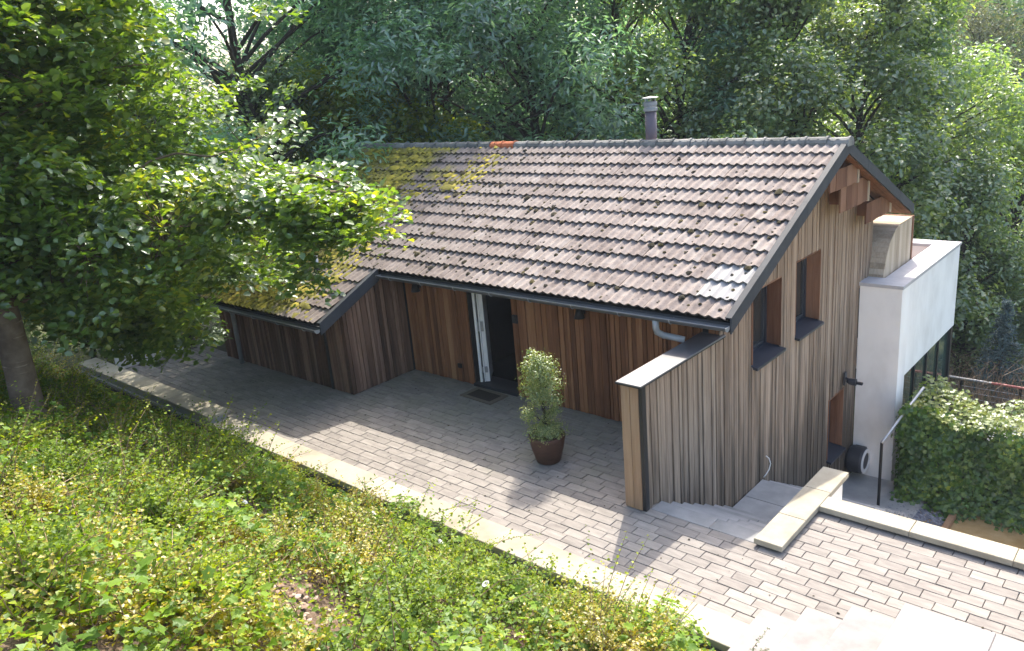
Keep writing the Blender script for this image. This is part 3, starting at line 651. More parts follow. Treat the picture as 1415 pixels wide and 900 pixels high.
# soffit boards, purlin ends at the gable
for k in range(3): 
    yA = 0.25 + k * 0.9
for r_, (ya, yb, zt, zb) in enumerate(((2.78, 3.98, 3.46, 3.15), (3.34, 4.62, 3.16, 2.74), (4.66, 5.94, 2.66, 2.31))):
    y_ = ya; step = (yb - 0.07 - ya) / 5; xs_ = 0.335 - .04 * r_
    pl = MB().box((0.0, ya + .3, zb + .08), (xs_ - .03, ya + .40, min(zt, under(ya + .4)) - .03)).build('purlin', M['wood_reveal'], house)
    for k in range(6):
        y1_ = y_ + step if k < 5 else yb; t0_, t1_ = min(zt, under(y_ + .004) - .016), min(zt, under(y1_ - .004) - .016)
        zz_ = zb - (.015 if k == 5 else .006 * (k % 2))
        MB().prism([(y_ + .004, zz_), (y1_ - .004, zz_), (y1_ - .004, max(t1_, zb + .03)), (y_ + .004, max(t0_, zb + .03))], 0, xs_ - .028, xs_ + (.014 if k == 5 else .003 * (k % 2))).build('end_block' if k == 5 else 'board', M['wood_pale' if k == 5 else 'wood_reveal'], pl); y_ = y1_
for k in range(4):
    xa = 0.045 + k * 0.095
    m = MB(); m.prism([(YR + .03, under(YR + .03) + .006), (YB - .05, under(YB - .05) + .006), (YB - .05, under(YB - .05) - .012), (YR + .03, under(YR + .03) - .012)], 0, xa, xa + .09); m.build('soffit_board', M['wood_reveal'], house)
    m = MB(); m.prism([(-OE + .06, under(-OE + .06) + .006), (YR - .03, under(YR - .03) + .006), (YR - .03, under(YR - .03) - .012), (-OE + .06, under(-OE + .06) - .012)], 0, xa, xa + .09); m.build('soffit_board', M['wood_reveal'], house)
MB().box((-0.02, 3.98, 2.80), (0.016, 4.14, 3.02)).build('vent_grille', M['black'], house)
# gutters and downpipes
def gutter(x0, x1, y, z, r=0.062):
    g = MB(); n = 9; V = []; F = []
    for xx in (x0, x1):
        for rr in (r, r - 0.006):
            for i in range(n):
                a = math.radians(180 + 180 * i / (n - 1)); V.append((xx, y + rr * math.cos(a), z + rr * math.sin(a)))
    for i in range(n - 1):
        F += [(i, i + 1, 2 * n + i + 1, 2 * n + i), (n + i + 1, n + i, 3 * n + i, 3 * n + i + 1)]
        F += [(i + 1, i, n + i, n + i + 1), (2 * n + i, 2 * n + i + 1, 3 * n + i + 1, 3 * n + i)]
    F += [(0, 2 * n, 3 * n, n), (2 * n - 1, 4 * n - 1, 3 * n - 1, n - 1)]
    g.add(V, F); g.tube([(x0, y - r, z), (x1, y - r, z)], 0.009, 6)
    go = g.build('gutter', M['gutter'], house)
    for xe in (x0, x1): MB().prism([(y + r * 1.04 * math.cos(math.radians(180 + 18 * i)), z + r * 1.04 * math.sin(math.radians(180 + 18 * i))) for i in range(11)], 0, xe - .004, xe + .004).build('gutter_end', M['zinc'], go)
    xx = x0 + 0.35
    while xx < x1 - .1:
        b_ = MB(); b_.tube([(xx, y + r * 1.08 * math.cos(math.radians(a)), z + r * 1.08 * math.sin(math.radians(a))) for a in range(178, 363, 23)], 0.008, 5); b_.build('gutter_bracket', M['zinc'], go); xx += 0.8
    m = MB(); m.box((x0, y + r + .004, z - 0.09), (x1, y + r + 0.022, z + .03)); m.build('fascia', M['anthracite'], go)
    return go
gutter(XW + 0.03, XV - 0.03, -OE - 0.055, ZE - 0.045); gutter(XL + 0.0, XW - 0.03, -OW - 0.055, ZW - 0.045)
yy = -OE - 0.055
MB().tube([(-0.62, yy, ZE - .09), (-0.62, yy, ZE - .20), (-0.62, yy + .03, ZE - .27), (-0.57, yy + .10, ZE - .33), (-0.45, yy + .16, ZE - .36), (-0.31, yy + .2, ZE - .385)], 0.045, 12).build('downpipe_elbow', M['zinc'], house, True)
yw = -OW - 0.055
MB().tube([(-10.42, yw, ZW - .09), (-10.42, yw, ZW - .16), (-10.36, yw + .1, ZW - .22), (-10.25, WY - .2, ZW - .27), (-10.15, WY - .09, ZW - .33), (-10.13, WY - .08, ZW - .45), (-10.13, WY - .08, 0.0)], 0.043, 12).build('downpipe', M['zinc'], house, True)
# flue on the back slope, vent on the wing
fy = 3.62; fz = roof_z(fy)
fl = MB(); fl.lathe([(0.001, fz - .1), (0.105, fz - .1), (0.105, 4.42), (0.001, 4.42)], 20, (-3.28, fy, 0)); ch = fl.build('chimney', M['flue'], house, True)
cpm = MB(); cpm.lathe([(0.112, 4.40), (0.128, 4.405), (0.128, 4.45), (0.112, 4.46), (0.112, 4.50), (0.125, 4.505), (0.125, 4.56), (0.10, 4.57)], 20, (-3.28, fy, 0)); cpm.build('chimney_collar', M['zinc'], ch)
cpm = MB()
for a in range(4): cpm.box((-3.28 + .09 * math.cos(a * 1.571 + .6) - .008, fy + .09 * math.sin(a * 1.571 + .6) - .008, 4.56), (-3.28 + .09 * math.cos(a * 1.571 + .6) + .008, fy + .09 * math.sin(a * 1.571 + .6) + .008, 4.63))
cpm.lathe([(0.001, 4.628), (0.15, 4.63), (0.15, 4.64), (0.001, 4.66)], 20, (-3.28, fy, 0)); cpm.build('chimney_cap', M['rail_grey'], ch)
vx, vy = -7.86, -0.88; vz = roof_z(vy)
vp = MB().tube([(vx, vy, vz - .05), (vx, vy, vz + .36)], 0.042, 12).build('vent_pipe', M['rail_grey'], house, True)
MB().lathe([(0.085, vz - .04), (0.07, vz + .09), (0.046, vz + .13)], 14, (vx, vy, 0)).build('vent_collar', M['black'], vp)
MB().prism([(vy - .22, roof_z(vy - .22) + .058), (vy + .2, roof_z(vy + .2) + .058), (vy + .2, roof_z(vy + .2) + .066), (vy - .22, roof_z(vy - .22) + .066)], 0, vx - .18, vx + .18).build('vent_flashing', M['sill'], vp)

# ------------------------------------------------------------------ balcony
BX, BY0, BY1, ZC, ZS = 0.736, 5.26, 9.05, 1.112, -0.714
bal = MB(); bal.box((-2.5, BY0 + .35, ZS), (BX - .40, BY1 - .4, -0.02)); balc = bal.build('balcony', M['render'], house)
m = MB(); m.box((0.006, BY0, -3.0), (BX, BY0 + 0.42, ZC - 0.06)); m.build('balcony_front_wall', M['render'], balc)
m = MB(); m.box((BX - 0.42, BY0 + .42, ZS), (BX, BY1, ZC - 0.06)); m.build('parapet', M['render'], balc)
m = MB(); m.box((-2.5, BY1 - .36, ZS), (BX - .42, BY1, ZC - 0.06)); m.build('parapet', M['render'], balc)
m = MB(); m.box((-0.012, BY0 - .02, ZC - .06), (BX + .02, BY0 + .45, ZC)); m.build('coping', M['coping_metal'], balc)
m = MB(); m.box((BX - .44, BY0 + .452, ZC - .06), (BX + .02, BY1 + .02, ZC - .001)); m.build('coping', M['coping_metal'], balc)
m = MB(); m.box((-2.5, BY1 - .38, ZC - .06), (BX - .442, BY1 + .02, ZC - .0005)); m.build('coping', M['coping_metal'], balc)
gl = empty('glazing', parent=house)
for k in range(4):
    ya = BY0 + .42 + k * 0.82
    MB().box((BX - .13, ya, Z_LOW), (BX - .05, ya + .06, ZS)).build('glazing_bar', M['black'], gl)
    MB().box((BX - .10, ya + .06, Z_LOW + .1), (BX - .08, ya + .82, ZS)).build('pane', M['glass_green'], gl)
MB().box((BX - .14, BY0 + .42 + 4 * .82, Z_LOW), (BX - .02, BY0 + .42 + 4 * .82 + .12, ZS)).build('glazing_post', M['black'], gl)
MB().box((-3, BY0 + .5, -3), (-2.9, BY1, ZS)).build('lower_back_wall', M['core'], house)
# curved timber shelter standing on the balcony
sh = empty('curved_shelter', (0.0, 6.5, -0.02)); tag(sh, 'curved top shelter of pale wooden boards standing behind the balcony parapet', 'shelter')
arc = [(5.72, 0.0)] + [(6.64 - 0.92 * math.cos(math.radians(a)), 0.95 + 0.98 * math.sin(math.radians(a))) for a in range(0, 91, 6)] + [(7.28, 1.928), (7.28, 0.0)]
loc = lambda ps: [(y_ - 6.5, z_ + .02) for y_, z_ in ps]
ya = 5.72
k = 0
def arc_z(y_):
    if y_ >= 6.64: return 1.928
    return 0.95 + .98 * math.sqrt(max(0, 1 - ((6.64 - y_) / .92) ** 2))
while ya < 7.27:
    yb = min(ya + 0.14, 7.28)
    top = [(ya + (yb - ya) * t, arc_z(ya + (yb - ya) * t) if ya + t > 5.721 else 0.95) for t in (1, .66, .33, .02)]
    MB().prism(loc([(ya + .003, 0), (yb - .003, 0)] + [(min(yb - .003, max(ya + .003, q[0])), q[1]) for q in top]), 0, 0.22, 0.26).build('end_board', M['wood_pale'], sh); ya = yb
pts = arc[1:]
for i in range(len(pts) - 2):
    a, bq = pts[i], pts[i + 1]; dx, dz = bq[0] - a[0], bq[1] - a[1]; l = math.hypot(dx, dz); nx_, nz_ = -dz / l, dx / l
    MB().prism(loc([(a[0] + nx_ * .002, a[1] + nz_ * .002), (bq[0] + nx_ * .002, bq[1] + nz_ * .002), (bq[0] + nx_ * .03, bq[1] + nz_ * .03), (a[0] + nx_ * .03, a[1] + nz_ * .03)]), 0, -1.7, 0.262).build('stave', M['wood_pale'], sh)
MB().box((-1.7, 5.685 - 6.5, 0.02), (0.21, 5.715 - 6.5, 0.96)).build('side_panel', M['core'], sh)
MB().box((-1.7, 7.29 - 6.5, 0.02), (0.28, 7.34 - 6.5, 1.99)).build('side_panel', M['wood_reveal'], sh)

# ------------------------------------------------------------------ things on the walls
def wall_lamp(x, z, label):
    t = empty('wall_lamp', (x, -0.02, z)); tag(t, label, 'lamp', 'lamps on the front wall')
    MB().box((-.03, 0.0, -0.05), (.03, 0.016, 0.09)).build('back_plate', M['black'], t)
    MB().tube([(0, .0, .05), (0, -.06, .07), (0, -.10, .05)], 0.012, 8).build('arm', M['black'], t)
    MB().lathe([(0.03, .06), (0.045, .055), (0.085, -.09), (0.08, -.09), (0.04, .04)], 16, (0, -.10, 0)).build('lamp_shade', M['black'], t, True)
wall_lamp(-6.02, 1.74, 'black cone wall lamp between the inner corner and the door')
wall_lamp(-2.31, 1.74, 'black cone wall lamp between the door and the zinc elbow pipe')
t = MB().cbox((-.05, 0, -.07), (.05, .035, .07), .004); o = t.build('door_bell', M['black'], loc=(-3.73, -0.045, 1.41)); tag(o, 'small black bell unit on the boards beside the doorway', 'bell')
t = MB().cbox((-.04, 0, -.04), (.04, .035, .04), .004); o = t.build('wall_socket', M['black'], loc=(-5.17, -0.045, 0.33)); tag(o, 'small black socket low on the boards near the door', 'socket')
sl_ = empty('security_light', (0.01, 4.63, -0.55)); tag(sl_, 'dark outdoor spotlight above the low window in the gable', 'spotlight')
MB().box((0, -.05, -.12), (.03, .05, .12)).build('back_plate', M['rubber'], sl_); MB().tube([(.03, 0, .02), (.12, -.02, -.02)], .02, 8).build('arm', M['rubber'], sl_)
MB().lathe([(0.03, -.10), (0.06, -.06), (0.065, .06), (0.03, .07)], 12, (.17, -.05, -.02), 'x').build('lamp_head', M['rubber'], sl_)
MB().box((.10, .05, -.10), (.30, .11, -.06)).build('lamp_head', M['rubber'], sl_)
hr = empty('hose_reel', (0.17, 5.05, -2.33)); tag(hr, 'dark drum hose reel with a white ring on the white wall', 'hose reel')
MB().box((-.10, .10, .0), (.10, .205, .20)).build('bracket', M['black'], hr)
dr = MB(); dr.lathe([(0.02, .14), (.24, .14), (.26, .10), (.26, -.10), (.24, -.14), (.02, -.14)], 28, (0, 0, 0), 'x'); dr.build('drum', M['rubber'], hr)
dr = MB(); dr.lathe([(0.165, .145), (.235, .145), (.235, .165), (.165, .165), (.165, .145)], 28, (0, 0, 0), 'x'); dr.build('ring', M['white'], hr)
dr = MB(); dr.lathe([(0.001, .150), (.160, .150), (.160, .141), (.001, .141)], 28, (0, 0, 0), 'x'); dr.build('hub', M['rubber'], hr)
m = MB(); m.tube([(0.012, 1.36, -0.70), (0.03, 1.42, -0.76), (0.045, 1.45, -0.86), (0.04, 1.40, -0.95), (0.025, 1.34, -1.0), (0.012, 1.28, -1.03)], .008, 6); o = m.build('loose_cable', M['white'], None, True); tag(o, 'short white cable poking out of the gable boards', 'cable')
# prop behind the pier: slim metal bar leaning
m = MB(); m.tube([(-0.42, -1.05, 0.04), (-0.315, -1.02, 0.42)], .012, 6); m.tube([(-0.425, -1.052, 0.0), (-0.415, -1.048, 0.06)], .018, 6); o = m.build('leaning_bar', M['rail_grey'], None, True); tag(o, 'slim metal bar leaning on the inside of the low timber wall', 'bar')
# door mat
t = empty('door_mat', (-4.36, -0.30, 0.0)); t.rotation_euler = (0, 0, math.radians(-3)); tag(t, 'dark framed door mat lying before the open doorway', 'door mat')
m = MB(); m.box((-.38, -.22, .004), (.38, -.15, .022)); m.box((-.38, .15, .004), (.38, .22, .022)); m.box((-.38, -.15, .004), (-.29, .15, .022)); m.box((.29, -.15, .004), (.38, .15, .022)); m.build('mat_border', M['mat_edge'], t)
MB().box((-.289, -.149, .004), (.289, .149, .018)).build('mat_pile', M['mat_fibre'], t)

# ------------------------------------------------------------------ steps, low walls
st = empty('stone_steps', (0.7, -1.7, 0)); tag(st, 'grey stone steps going down beside the weathered gable wall', 'steps')
def at(p0, o): return (p0[0] - o.location[0], p0[1] - o.location[1], p0[2] - o.location[2])
for k in range(8):
    y0 = -1.93 + (k * 0.2786 + 0.02 if k else 0.0); z1 = 0.012 - 0.148 * k if k else 0.006; y1 = -1.715 + 0.2786 * k + 0.03
    if k == 7: y1 = 1.20
    for xa, xb in ((0.015, 0.80), (0.804, 1.455)):
        if k == 7:
            MB().cbox(at((0.015, y0 + .01, -1.30), st), at((1.455, 0.62, -1.036), st), .006).build('landing_slab', M['bluestone'], st)
            MB().cbox(at((0.015, .624, -1.30), st), at((1.455, 1.22, -1.034), st), .006).build('landing_slab', M['bluestone'], st); break
        MB().cbox(at((xa, y0, z1 - .045), st), at((xb, y1, z1 + random.uniform(-.001, .001)), st), .006).build('tread', M['bluestone'], st)
        if xa < .1: MB().box(at((0.02, y0 + .03, z1 - .26), st), at((1.45, y1 - .03, z1 - .046), st)).build('riser', M['concrete'], st)
for k in range(11):
    MB().cbox(at((0.015, 1.22 + k * .26, -1.33 - .145 * k), st), at((1.455, 1.50 + k * .26, -1.18 - .145 * k), st), .006).build('tread', M['bluestone'], st) if k < 10 else None
st2 = empty('pale_steps', (3.0, -4.0, 0)); tag(st2, 'pale stone steps climbing from the paving beside the planted bank', 'steps')
zz = [.13, .333, .53, .737, .94, 1.14]; xx = [2.01, 2.44, 2.85, 3.28, 4.75, 5.2]
for k in range(6):
    xe = (xx[k + 1] if k < 5 else 7.0)
    cuts = [xx[k], 3.96, xe] if k == 3 else [xx[k], xe]
    for i in range(len(cuts) - 1):
        MB().cbox(at((cuts[i] + (.003 if i else 0), -4.9, -0.05), st2), at((cuts[i + 1] + .02 * (i == len(cuts) - 2), -3.10, zz[k]), st2), .006).build('tread', M['palestone'], st2)
rw = empty('capped_wall', (1.59, -1.0, 0)); tag(rw, 'low cream capped wall beside the steps with a branch along the paving', 'wall')
MB().box(at((1.47, -1.90, -2.9), rw), at((1.66, -0.02, .035), rw)).build('wall_body', M['render'], rw)
for ya, yb in ((-2.03, -1.33), (-1.326, -0.58), (-0.576, 0.03)):
    MB().cbox(at((1.39, max(ya, -1.98), .037), rw), at((1.715, yb, .103), rw), .006).build('coping_stone', M['cream'], rw)
MB().box(at((1.662, -0.87, -2.9), rw), at((7.4, -0.70, .03), rw)).build('wall_body', M['render'], rw)
x0 = 1.718
while x0 < 7.3:
    MB().cbox(at((x0, -0.94, .032), rw), at((min(x0 + 1.0, 7.4) - .006, -0.66, .098 + random.uniform(-.002, .002)), rw), .006).build('coping_stone', M['cream'], rw); x0 += 1.0
MB().cbox((-0.09, -0.72, 0.0), (0.09, 0.72, 0.62), .006).build('low_wall', M['render'], loc=(-12.42, -2.42, -0.02)); tag(bpy.data.objects['low_wall'], 'low white rendered wall closing the shaded end of the paving', 'wall')
# lower yard
MB().box((0.02, 2.0, Z_LOW - .2), (1.45, 5.26, Z_LOW + 0.02)).build('lower_path', M['concrete']); tag(bpy.data.objects['lower_path'], kind='structure')
MB().box((1.46, -0.66, Z_LOW - .2), (9, 5.7, Z_LOW - .005)).build('yard_soil', M['sandy']); tag(bpy.data.objects['yard_soil'], kind='structure')
R6 = np.random.default_rng(6); n = 2600
P = np.stack([R6.uniform(0.95, 1.92, n), R6.uniform(3.0, 5.0, n), np.full(n, Z_LOW + .005)], -1)
tag(blobs('slate_gravel', P, R6.uniform(.014, .034, n), M['gravel'], None, 8, .6), 'patch of blue grey slate chippings below the ivy', 'gravel')
MB().cbox((-.05, -1.2, 0), (.05, 1.0, .10), .006).build('timber_edging', M['wood_fresh'], loc=(1.99, 4.35, Z_LOW)); tag(bpy.data.objects['timber_edging'], 'pale timber edging board between slate chippings and ochre soil', 'edging')
# grey handrail on a black post
hp = empty('handrail', (0.86, 4.16, Z_LOW)); tag(hp, 'black post with grey handrail beside the ivy', 'handrail')
MB().tube([(0, 0, 0), (0, 0, 1.32)], .026, 10).build('post', M['black'], hp)
MB().tube([(0, -.02, 1.32), (.02, .05, 1.36), (.12, .55, 1.60), (.28, 1.3, 1.95)], .024, 10).build('rail', M['rail_grey'], hp, True)
# railing with wires on the lower terrace
rl = empty('wire_railing', (1.5, 11.0, -3.75)); tag(rl, 'dark wire railing with a red and grey top rail', 'railing')
for k in range(5): MB().box((-2.2 + k * 1.25 - .03, -.03, 0), (-2.2 + k * 1.25 + .03, .03, 1.05)).build('post', M['black'], rl)
for k in range(6): MB().tube([(-2.2, 0, .15 + k * .15), (2.8, 0, .15 + k * .15)], .006, 5).build('wire', M['rail_grey'], rl)
MB().tube([(-2.2, 0, 1.08), (-.3, 0, 1.08)], .03, 8).build('top_rail', M['rail_grey'], rl); MB().tube([(-.3, 0, 1.08), (2.8, 0, 1.08)], .03, 8).build('top_rail', M['red_rail'], rl)
m = MB(); m.cbox((-.13, -.05, -.10), (.13, .05, .10), .01); o = m.build('white_box', M['white'], loc=(0.11, 10.9, -2.75)); o.rotation_euler = (0.2, .3, .4); tag(o, 'small white box hanging on the wire railing', 'box')  # plain white box hung on the wires, not a lamp

# ================================================================== PLANTS
def leaf_mesh(name, C, N, size, mats, rnd, R, kind='quad', aspect=0.62, droop=0.2, midx=None):
    """C (n,3) leaf bases, N (n,3) leaf normals, size (n,) -> one mesh of folded leaves"""
    n = len(C); N = N / np.linalg.norm(N, axis=1, keepdims=True)
    A = R.normal(size=(n, 3)); A -= (A * N).sum(1, keepdims=True) * N; A /= np.linalg.norm(A, axis=1, keepdims=True) + 1e-9
    B = np.cross(N, A)
    if kind == 'quad':   # 4 verts, rhombic, folded along the midrib
        pr = np.array([(0, 0, 0), (.5, .5, .10), (1, 0, -.06), (.5, -.5, .10)]); F0 = np.array([(0, 2, 1), (0, 3, 2)])
    elif kind == 'oval':  # 6 verts
        pr = np.array([(0, 0, 0), (.30, .46, .10), (.72, .38, .07), (1.0, 0, -.12), (.72, -.38, .07), (.30, -.46, .10)]); F0 = np.array([(0, 2, 1), (0, 3, 2), (0, 4, 3), (0, 5, 4)])
    elif kind == 'lobed':  # ivy-like
        pr = np.array([(0, 0, 0), (-.12, .42, .05), (.32, .34, .06), (.45, .55, 0), (.62, .22, .04), (1, 0, -.1), (.62, -.22, .04), (.45, -.55, 0), (.32, -.34, .06), (-.12, -.42, .05)])
        F0 = np.array([(0, 2, 1), (2, 4, 3), (0, 4, 2), (0, 5, 4), (0, 6, 5), (0, 8, 6), (8, 7, 6), (0, 9, 8)])
    k = len(pr); P = pr[None] * np.ones((n, 1, 1)); P[..., 1] *= aspect; 
    V = C[:, None] + size[:, None, None] * (P[..., 0:1] * A[:, None] + P[..., 1:2] * B[:, None] + P[..., 2:3] * N[:, None])
    F = (F0[None] + (np.arange(n) * k)[:, None, None]).reshape(-1, 3)
    return fast_mesh(name, V.reshape(-1, 3), F, mats, np.repeat(rnd, len(F0)), False, None if midx is None else np.repeat(midx, len(F0)))
def limb_tubes(mb, p0, p1, r0, r1, R, n=5, sag=0.15, sides=6):
    p0, p1 = np.array(p0, float), np.array(p1, float); L = np.linalg.norm(p1 - p0); pts = []; rad = []
    off = R.normal(0, .05 * L, (n + 1, 3)); off[1:-1] = (off[:-2] + 2 * off[1:-1] + off[2:]) / 3.2; off[0] = 0; off[-1] = 0
    for i in range(n + 1):
        t = i / n; p = p0 + (p1 - p0) * t + off[i] * (0.6); p[2] += sag * L * math.sin(math.pi * t) * .6
        pts.append(p); rad.append(r0 + (r1 - r0) * t)
    mb.tube(pts, rad, sides, False); return pts
def make_tree(name, H, cr, cz0, leafmat, seed, nclump=46, nleaf=340, lsize=.15, kind='quad', aspect=.6, trunk_r=.2, flat=.7, clump=(.55, 1.15), droop=0.0, barkmat='bark', open_=0.35):
    """returns (trunk mesh, crown mesh), base at the origin; crown of leafy clumps carried by limbs"""
    R = np.random.default_rng(seed); tm = MB()
    pts = [(0, 0, -.3)]; rad = [trunk_r * 1.25]; x = y = 0
    for i in range(1, 7):
        x += R.normal(0, .10); y += R.normal(0, .10); pts.append((x, y, H * .82 * i / 6)); rad.append(trunk_r * (1 - .14 * i))
    tm.tube(pts, rad, 8, False)
    ch = H - cz0; Cn = []
    for k in range(nclump):
        t = R.random() ** .85; z = cz0 + ch * t
        prof = math.sin(math.pi * min(1, (0.18 + .82 * t) ** .75)) ** .6 if t < .97 else .3
        a = R.uniform(0, 6.283); rr = cr * max(.25, prof) * (open_ + (1 - open_) * math.sqrt(R.random())) * R.uniform(.8, 1.15)
        Cn.append((x * t + rr * math.cos(a), y * t + rr * math.sin(a), z - droop * rr))
    Cn = np.array(Cn)
    for k, c in enumerate(Cn):
        zt = max(cz0 * .55, min(H * .8, c[2] - R.uniform(.4, 1.6) - .25 * np.hypot(c[0], c[1]))); q = zt / (H * .82) * 6; i = int(min(5, q)); f = q - i
        p = np.array(pts[i]) * (1 - f) + np.array(pts[i + 1]) * f; p[2] = zt
        limb_tubes(tm, p, c, trunk_r * .30 * (1 - .6 * zt / H) + .012, .012, R, 4, .12, 5)
    rs = R.uniform(*clump, nclump); Ls, Ns, Sz = [], [], []
    for c, r in zip(Cn, rs):
        n = int(nleaf * (r / np.mean(clump)) ** 2); d = R.normal(size=(n, 3)); d /= np.linalg.norm(d, axis=1, keepdims=True)
        rad_ = r * (R.random((n, 1)) ** .45) * (1 + .25 * np.sin(5 * d[:, :1] + 3 * d[:, 1:2] + c[0]))
        p = c + d * rad_ * np.array([1, 1, flat]); p[:, 2] -= droop * .8 * np.hypot(p[:, 0] - c[0], p[:, 1] - c[1]) ** 1.5
        Ls.append(p); Ns.append(d * .55 + np.array([0, 0, .75]) + R.normal(0, .45, (n, 3))); Sz.append(R.uniform(.65, 1.25, n) * lsize)
    P = np.concatenate(Ls); N = np.concatenate(Ns); S = np.concatenate(Sz); rnd = R.random(len(P))
    return tm.mesh(name + '_trunk', M[barkmat], True), leaf_mesh(name + '_crown', P, N, S, [M[leafmat]], rnd, R, kind, aspect)
def put_tree(name, meshes, loc, rz, sc, label, group, cat='tree'):
    t = empty(name, loc, rz); t.scale = (sc, sc, sc); tag(t, label, cat, group)
    link('trunk', meshes[0], t); link('crown', meshes[1], t); return t
def ground_at(px, d):
    r = pix_ray(px, 100); h = np.array([r[0], r[1]]) / math.hypot(r[0], r[1]); x, y = CAM[0] + h[0] * d, CAM[1] + h[1] * d; return (x, y, gz(x, y))

ASH = [make_tree('ash', 15.5, 4.6, 6.9, 'leaf_ash', s, 60, 420, .21, 'quad', .34, .24, .75, (.7, 1.35), .28) for s in (21, 22)]
OAK = [make_tree('oak', 11.5, 3.9, 1.6, 'leaf_oak', s, 64, 400, .15, 'oval', .62, .22, .8, (.6, 1.15), .05) for s in (31, 32)]
BUSH = [make_tree('bush', 4.6, 1.9, .4, 'leaf_oak', s, 40, 330, .10, 'oval', .6, .07, .9, (.4, .7), .0) for s in (41,)]
LIME = make_tree('lime', 7.5, 3.2, 1.0, 'leaf_lime', 51, 46, 240, .17, 'oval', .7, .12, .8, (.6, 1.0), .0)
WIL = make_tree('willow', 12, 4.0, 2.0, 'leaf_willow', 61, 46, 420, .17, 'quad', .3, .2, 1.1, (.8, 1.3), .5)
TAN = make_tree('tan', 15, 4.4, 2.5, 'leaf_tan', 71, 46, 360, .2, 'quad', .6, .22, .8, (.7, 1.3), .1)
FAR = make_tree('far', 17, 5.6, 1.5, 'leaf_far', 81, 70, 330, .30, 'quad', .6, .25, .8, (.9, 1.8), .1)
g = 'trees behind the house'
for i, (px, d, sc, v_, lab) in enumerate([
    (330, 22, 1.0, 0, 'blue green feathery tree with a dark forked trunk behind the spreading near tree'),
    (470, 31, 1.15, 1, 'blue green feathery tree behind the mossy end of the roof'),
    (620, 27, 1.05, 0, 'blue green feathery tree behind the roof, near the red ridge tiles'),
    (730, 24, 1.0, 1, 'blue green feathery tree with drooping boughs over the middle of the ridge'),
    (845, 26, .95, 0, 'blue green feathery tree close behind the dark flue'),
    (545, 32, 1.15, 0, 'tall feathery tree deep in the wood above the sunlit clearing'), (680, 34, 1.15, 1, 'tall feathery tree deep in the wood above the red ridge tiles')]):
    put_tree('ash_tree', ASH[v_], ground_at(px, d), i * 1.3, sc, lab, g)
for i, (px, d, sc, v_, lab) in enumerate([
    (925, 25, 1.0, 0, 'dark green oak with upright trunks just beside the flue'),
    (1015, 27, 1.08, 1, 'dark green oak behind the plain stretch of ridge'),
    (1105, 25, 1.0, 0, 'dense oak with sunlit crown behind the gable peak'),
    (1195, 26, 1.0, 1, 'dense oak rising behind the balcony shelter'),
    (1275, 30, 1.05, 0, 'tall green oak behind the balcony corner'),
    (880, 34, 1.1, 1, 'green oak deeper in the wood behind the flue')]):
    put_tree('oak_tree', OAK[v_], ground_at(px, d), 0.7 + i * 1.1, sc, lab, g)
for i, (px, d, sc, lab) in enumerate([
    (508, 23.5, .98, 'sunlit yellow green tree glowing under the feathery boughs by the mossy roof end'),
    (592, 23, .92, 'sunlit yellow green tree glowing through the gap near the red ridge tiles'),
    (450, 24, 1.0, 'sunlit yellow green tree behind the near tree tips')]):
    put_tree('lime_tree', LIME, ground_at(px, d), i * 2.0, sc, lab, 'sunlit trees in the clearing')
put_tree('ash_tree', ASH[0], (-12.8, 7.4, gz(-12.8, 7.4)), 2.2, 1.0, 'large blue green feathery tree shading the mossy end of the roof', g)
put_tree('willow_tree', WIL, ground_at(1362, 42), 0.3, 1.0, 'pale olive willow with hanging boughs beyond the oaks', None)
put_tree('autumn_tree', TAN, ground_at(1408, 60), 0.3, 1.15, 'tall tan brown tree in hazy light far beyond the gravel', None)
for i, (px, d, sc, z, lab) in enumerate([
    (1308, 30, 1.6, None, 'round sunlit bush tree rising beyond the balcony corner'), (1356, 27, 1.3, None, 'leafy green bush tree beyond the white balcony wall'),
    (1400, 31, 1.6, None, 'tall slender bush tree before the pale gravel'), (1335, 35, 1.7, None, 'dense bush tree between the willow and the balcony'),
    (1440, 28, .75, None, 'pale leaved shrub beside the blue spruce sapling'), (1470, 26, .5, None, 'pale leaved shrub above the wire railing'), (1350, 27, .9, None, 'dark shaded bush behind the balcony glazing')]):
    put_tree('bush_tree', BUSH[0], ground_at(px, d), i * 1.7, sc, lab, 'bushes on the lower slope', 'bush')
# far wood as one mass behind everything
R = np.random.default_rng(91); Pf = []; Nf = []; Sf = []
for px in range(-260, 1700, 26):
    for k in range(7):
        d = R.uniform(48, 78); x, y, z = ground_at(px + R.uniform(-13, 13), d); zc = R.uniform(0.5, 12) ; r = R.uniform(1.3, 2.6)
        if px < 330 and zc > 9.5: continue
        n = 150; dd = R.normal(size=(n, 3)); dd /= np.linalg.norm(dd, axis=1, keepdims=True)
        Pf.append(np.array([x, y, z + zc]) + dd * r * (R.random((n, 1)) ** .4)); Nf.append(dd * .6 + np.array([0, 0, .6]) + R.normal(0, .4, (n, 3))); Sf.append(R.uniform(.3, .6, n))
Pf = np.concatenate(Pf)
o = link('far_wood', leaf_mesh('far_wood', Pf, np.concatenate(Nf), np.concatenate(Sf), [M['leaf_far']], R.random(len(Pf)), R, 'quad', .7)); tag(o, 'distant green wood closing the valley behind all trees', 'wood', kind='stuff')
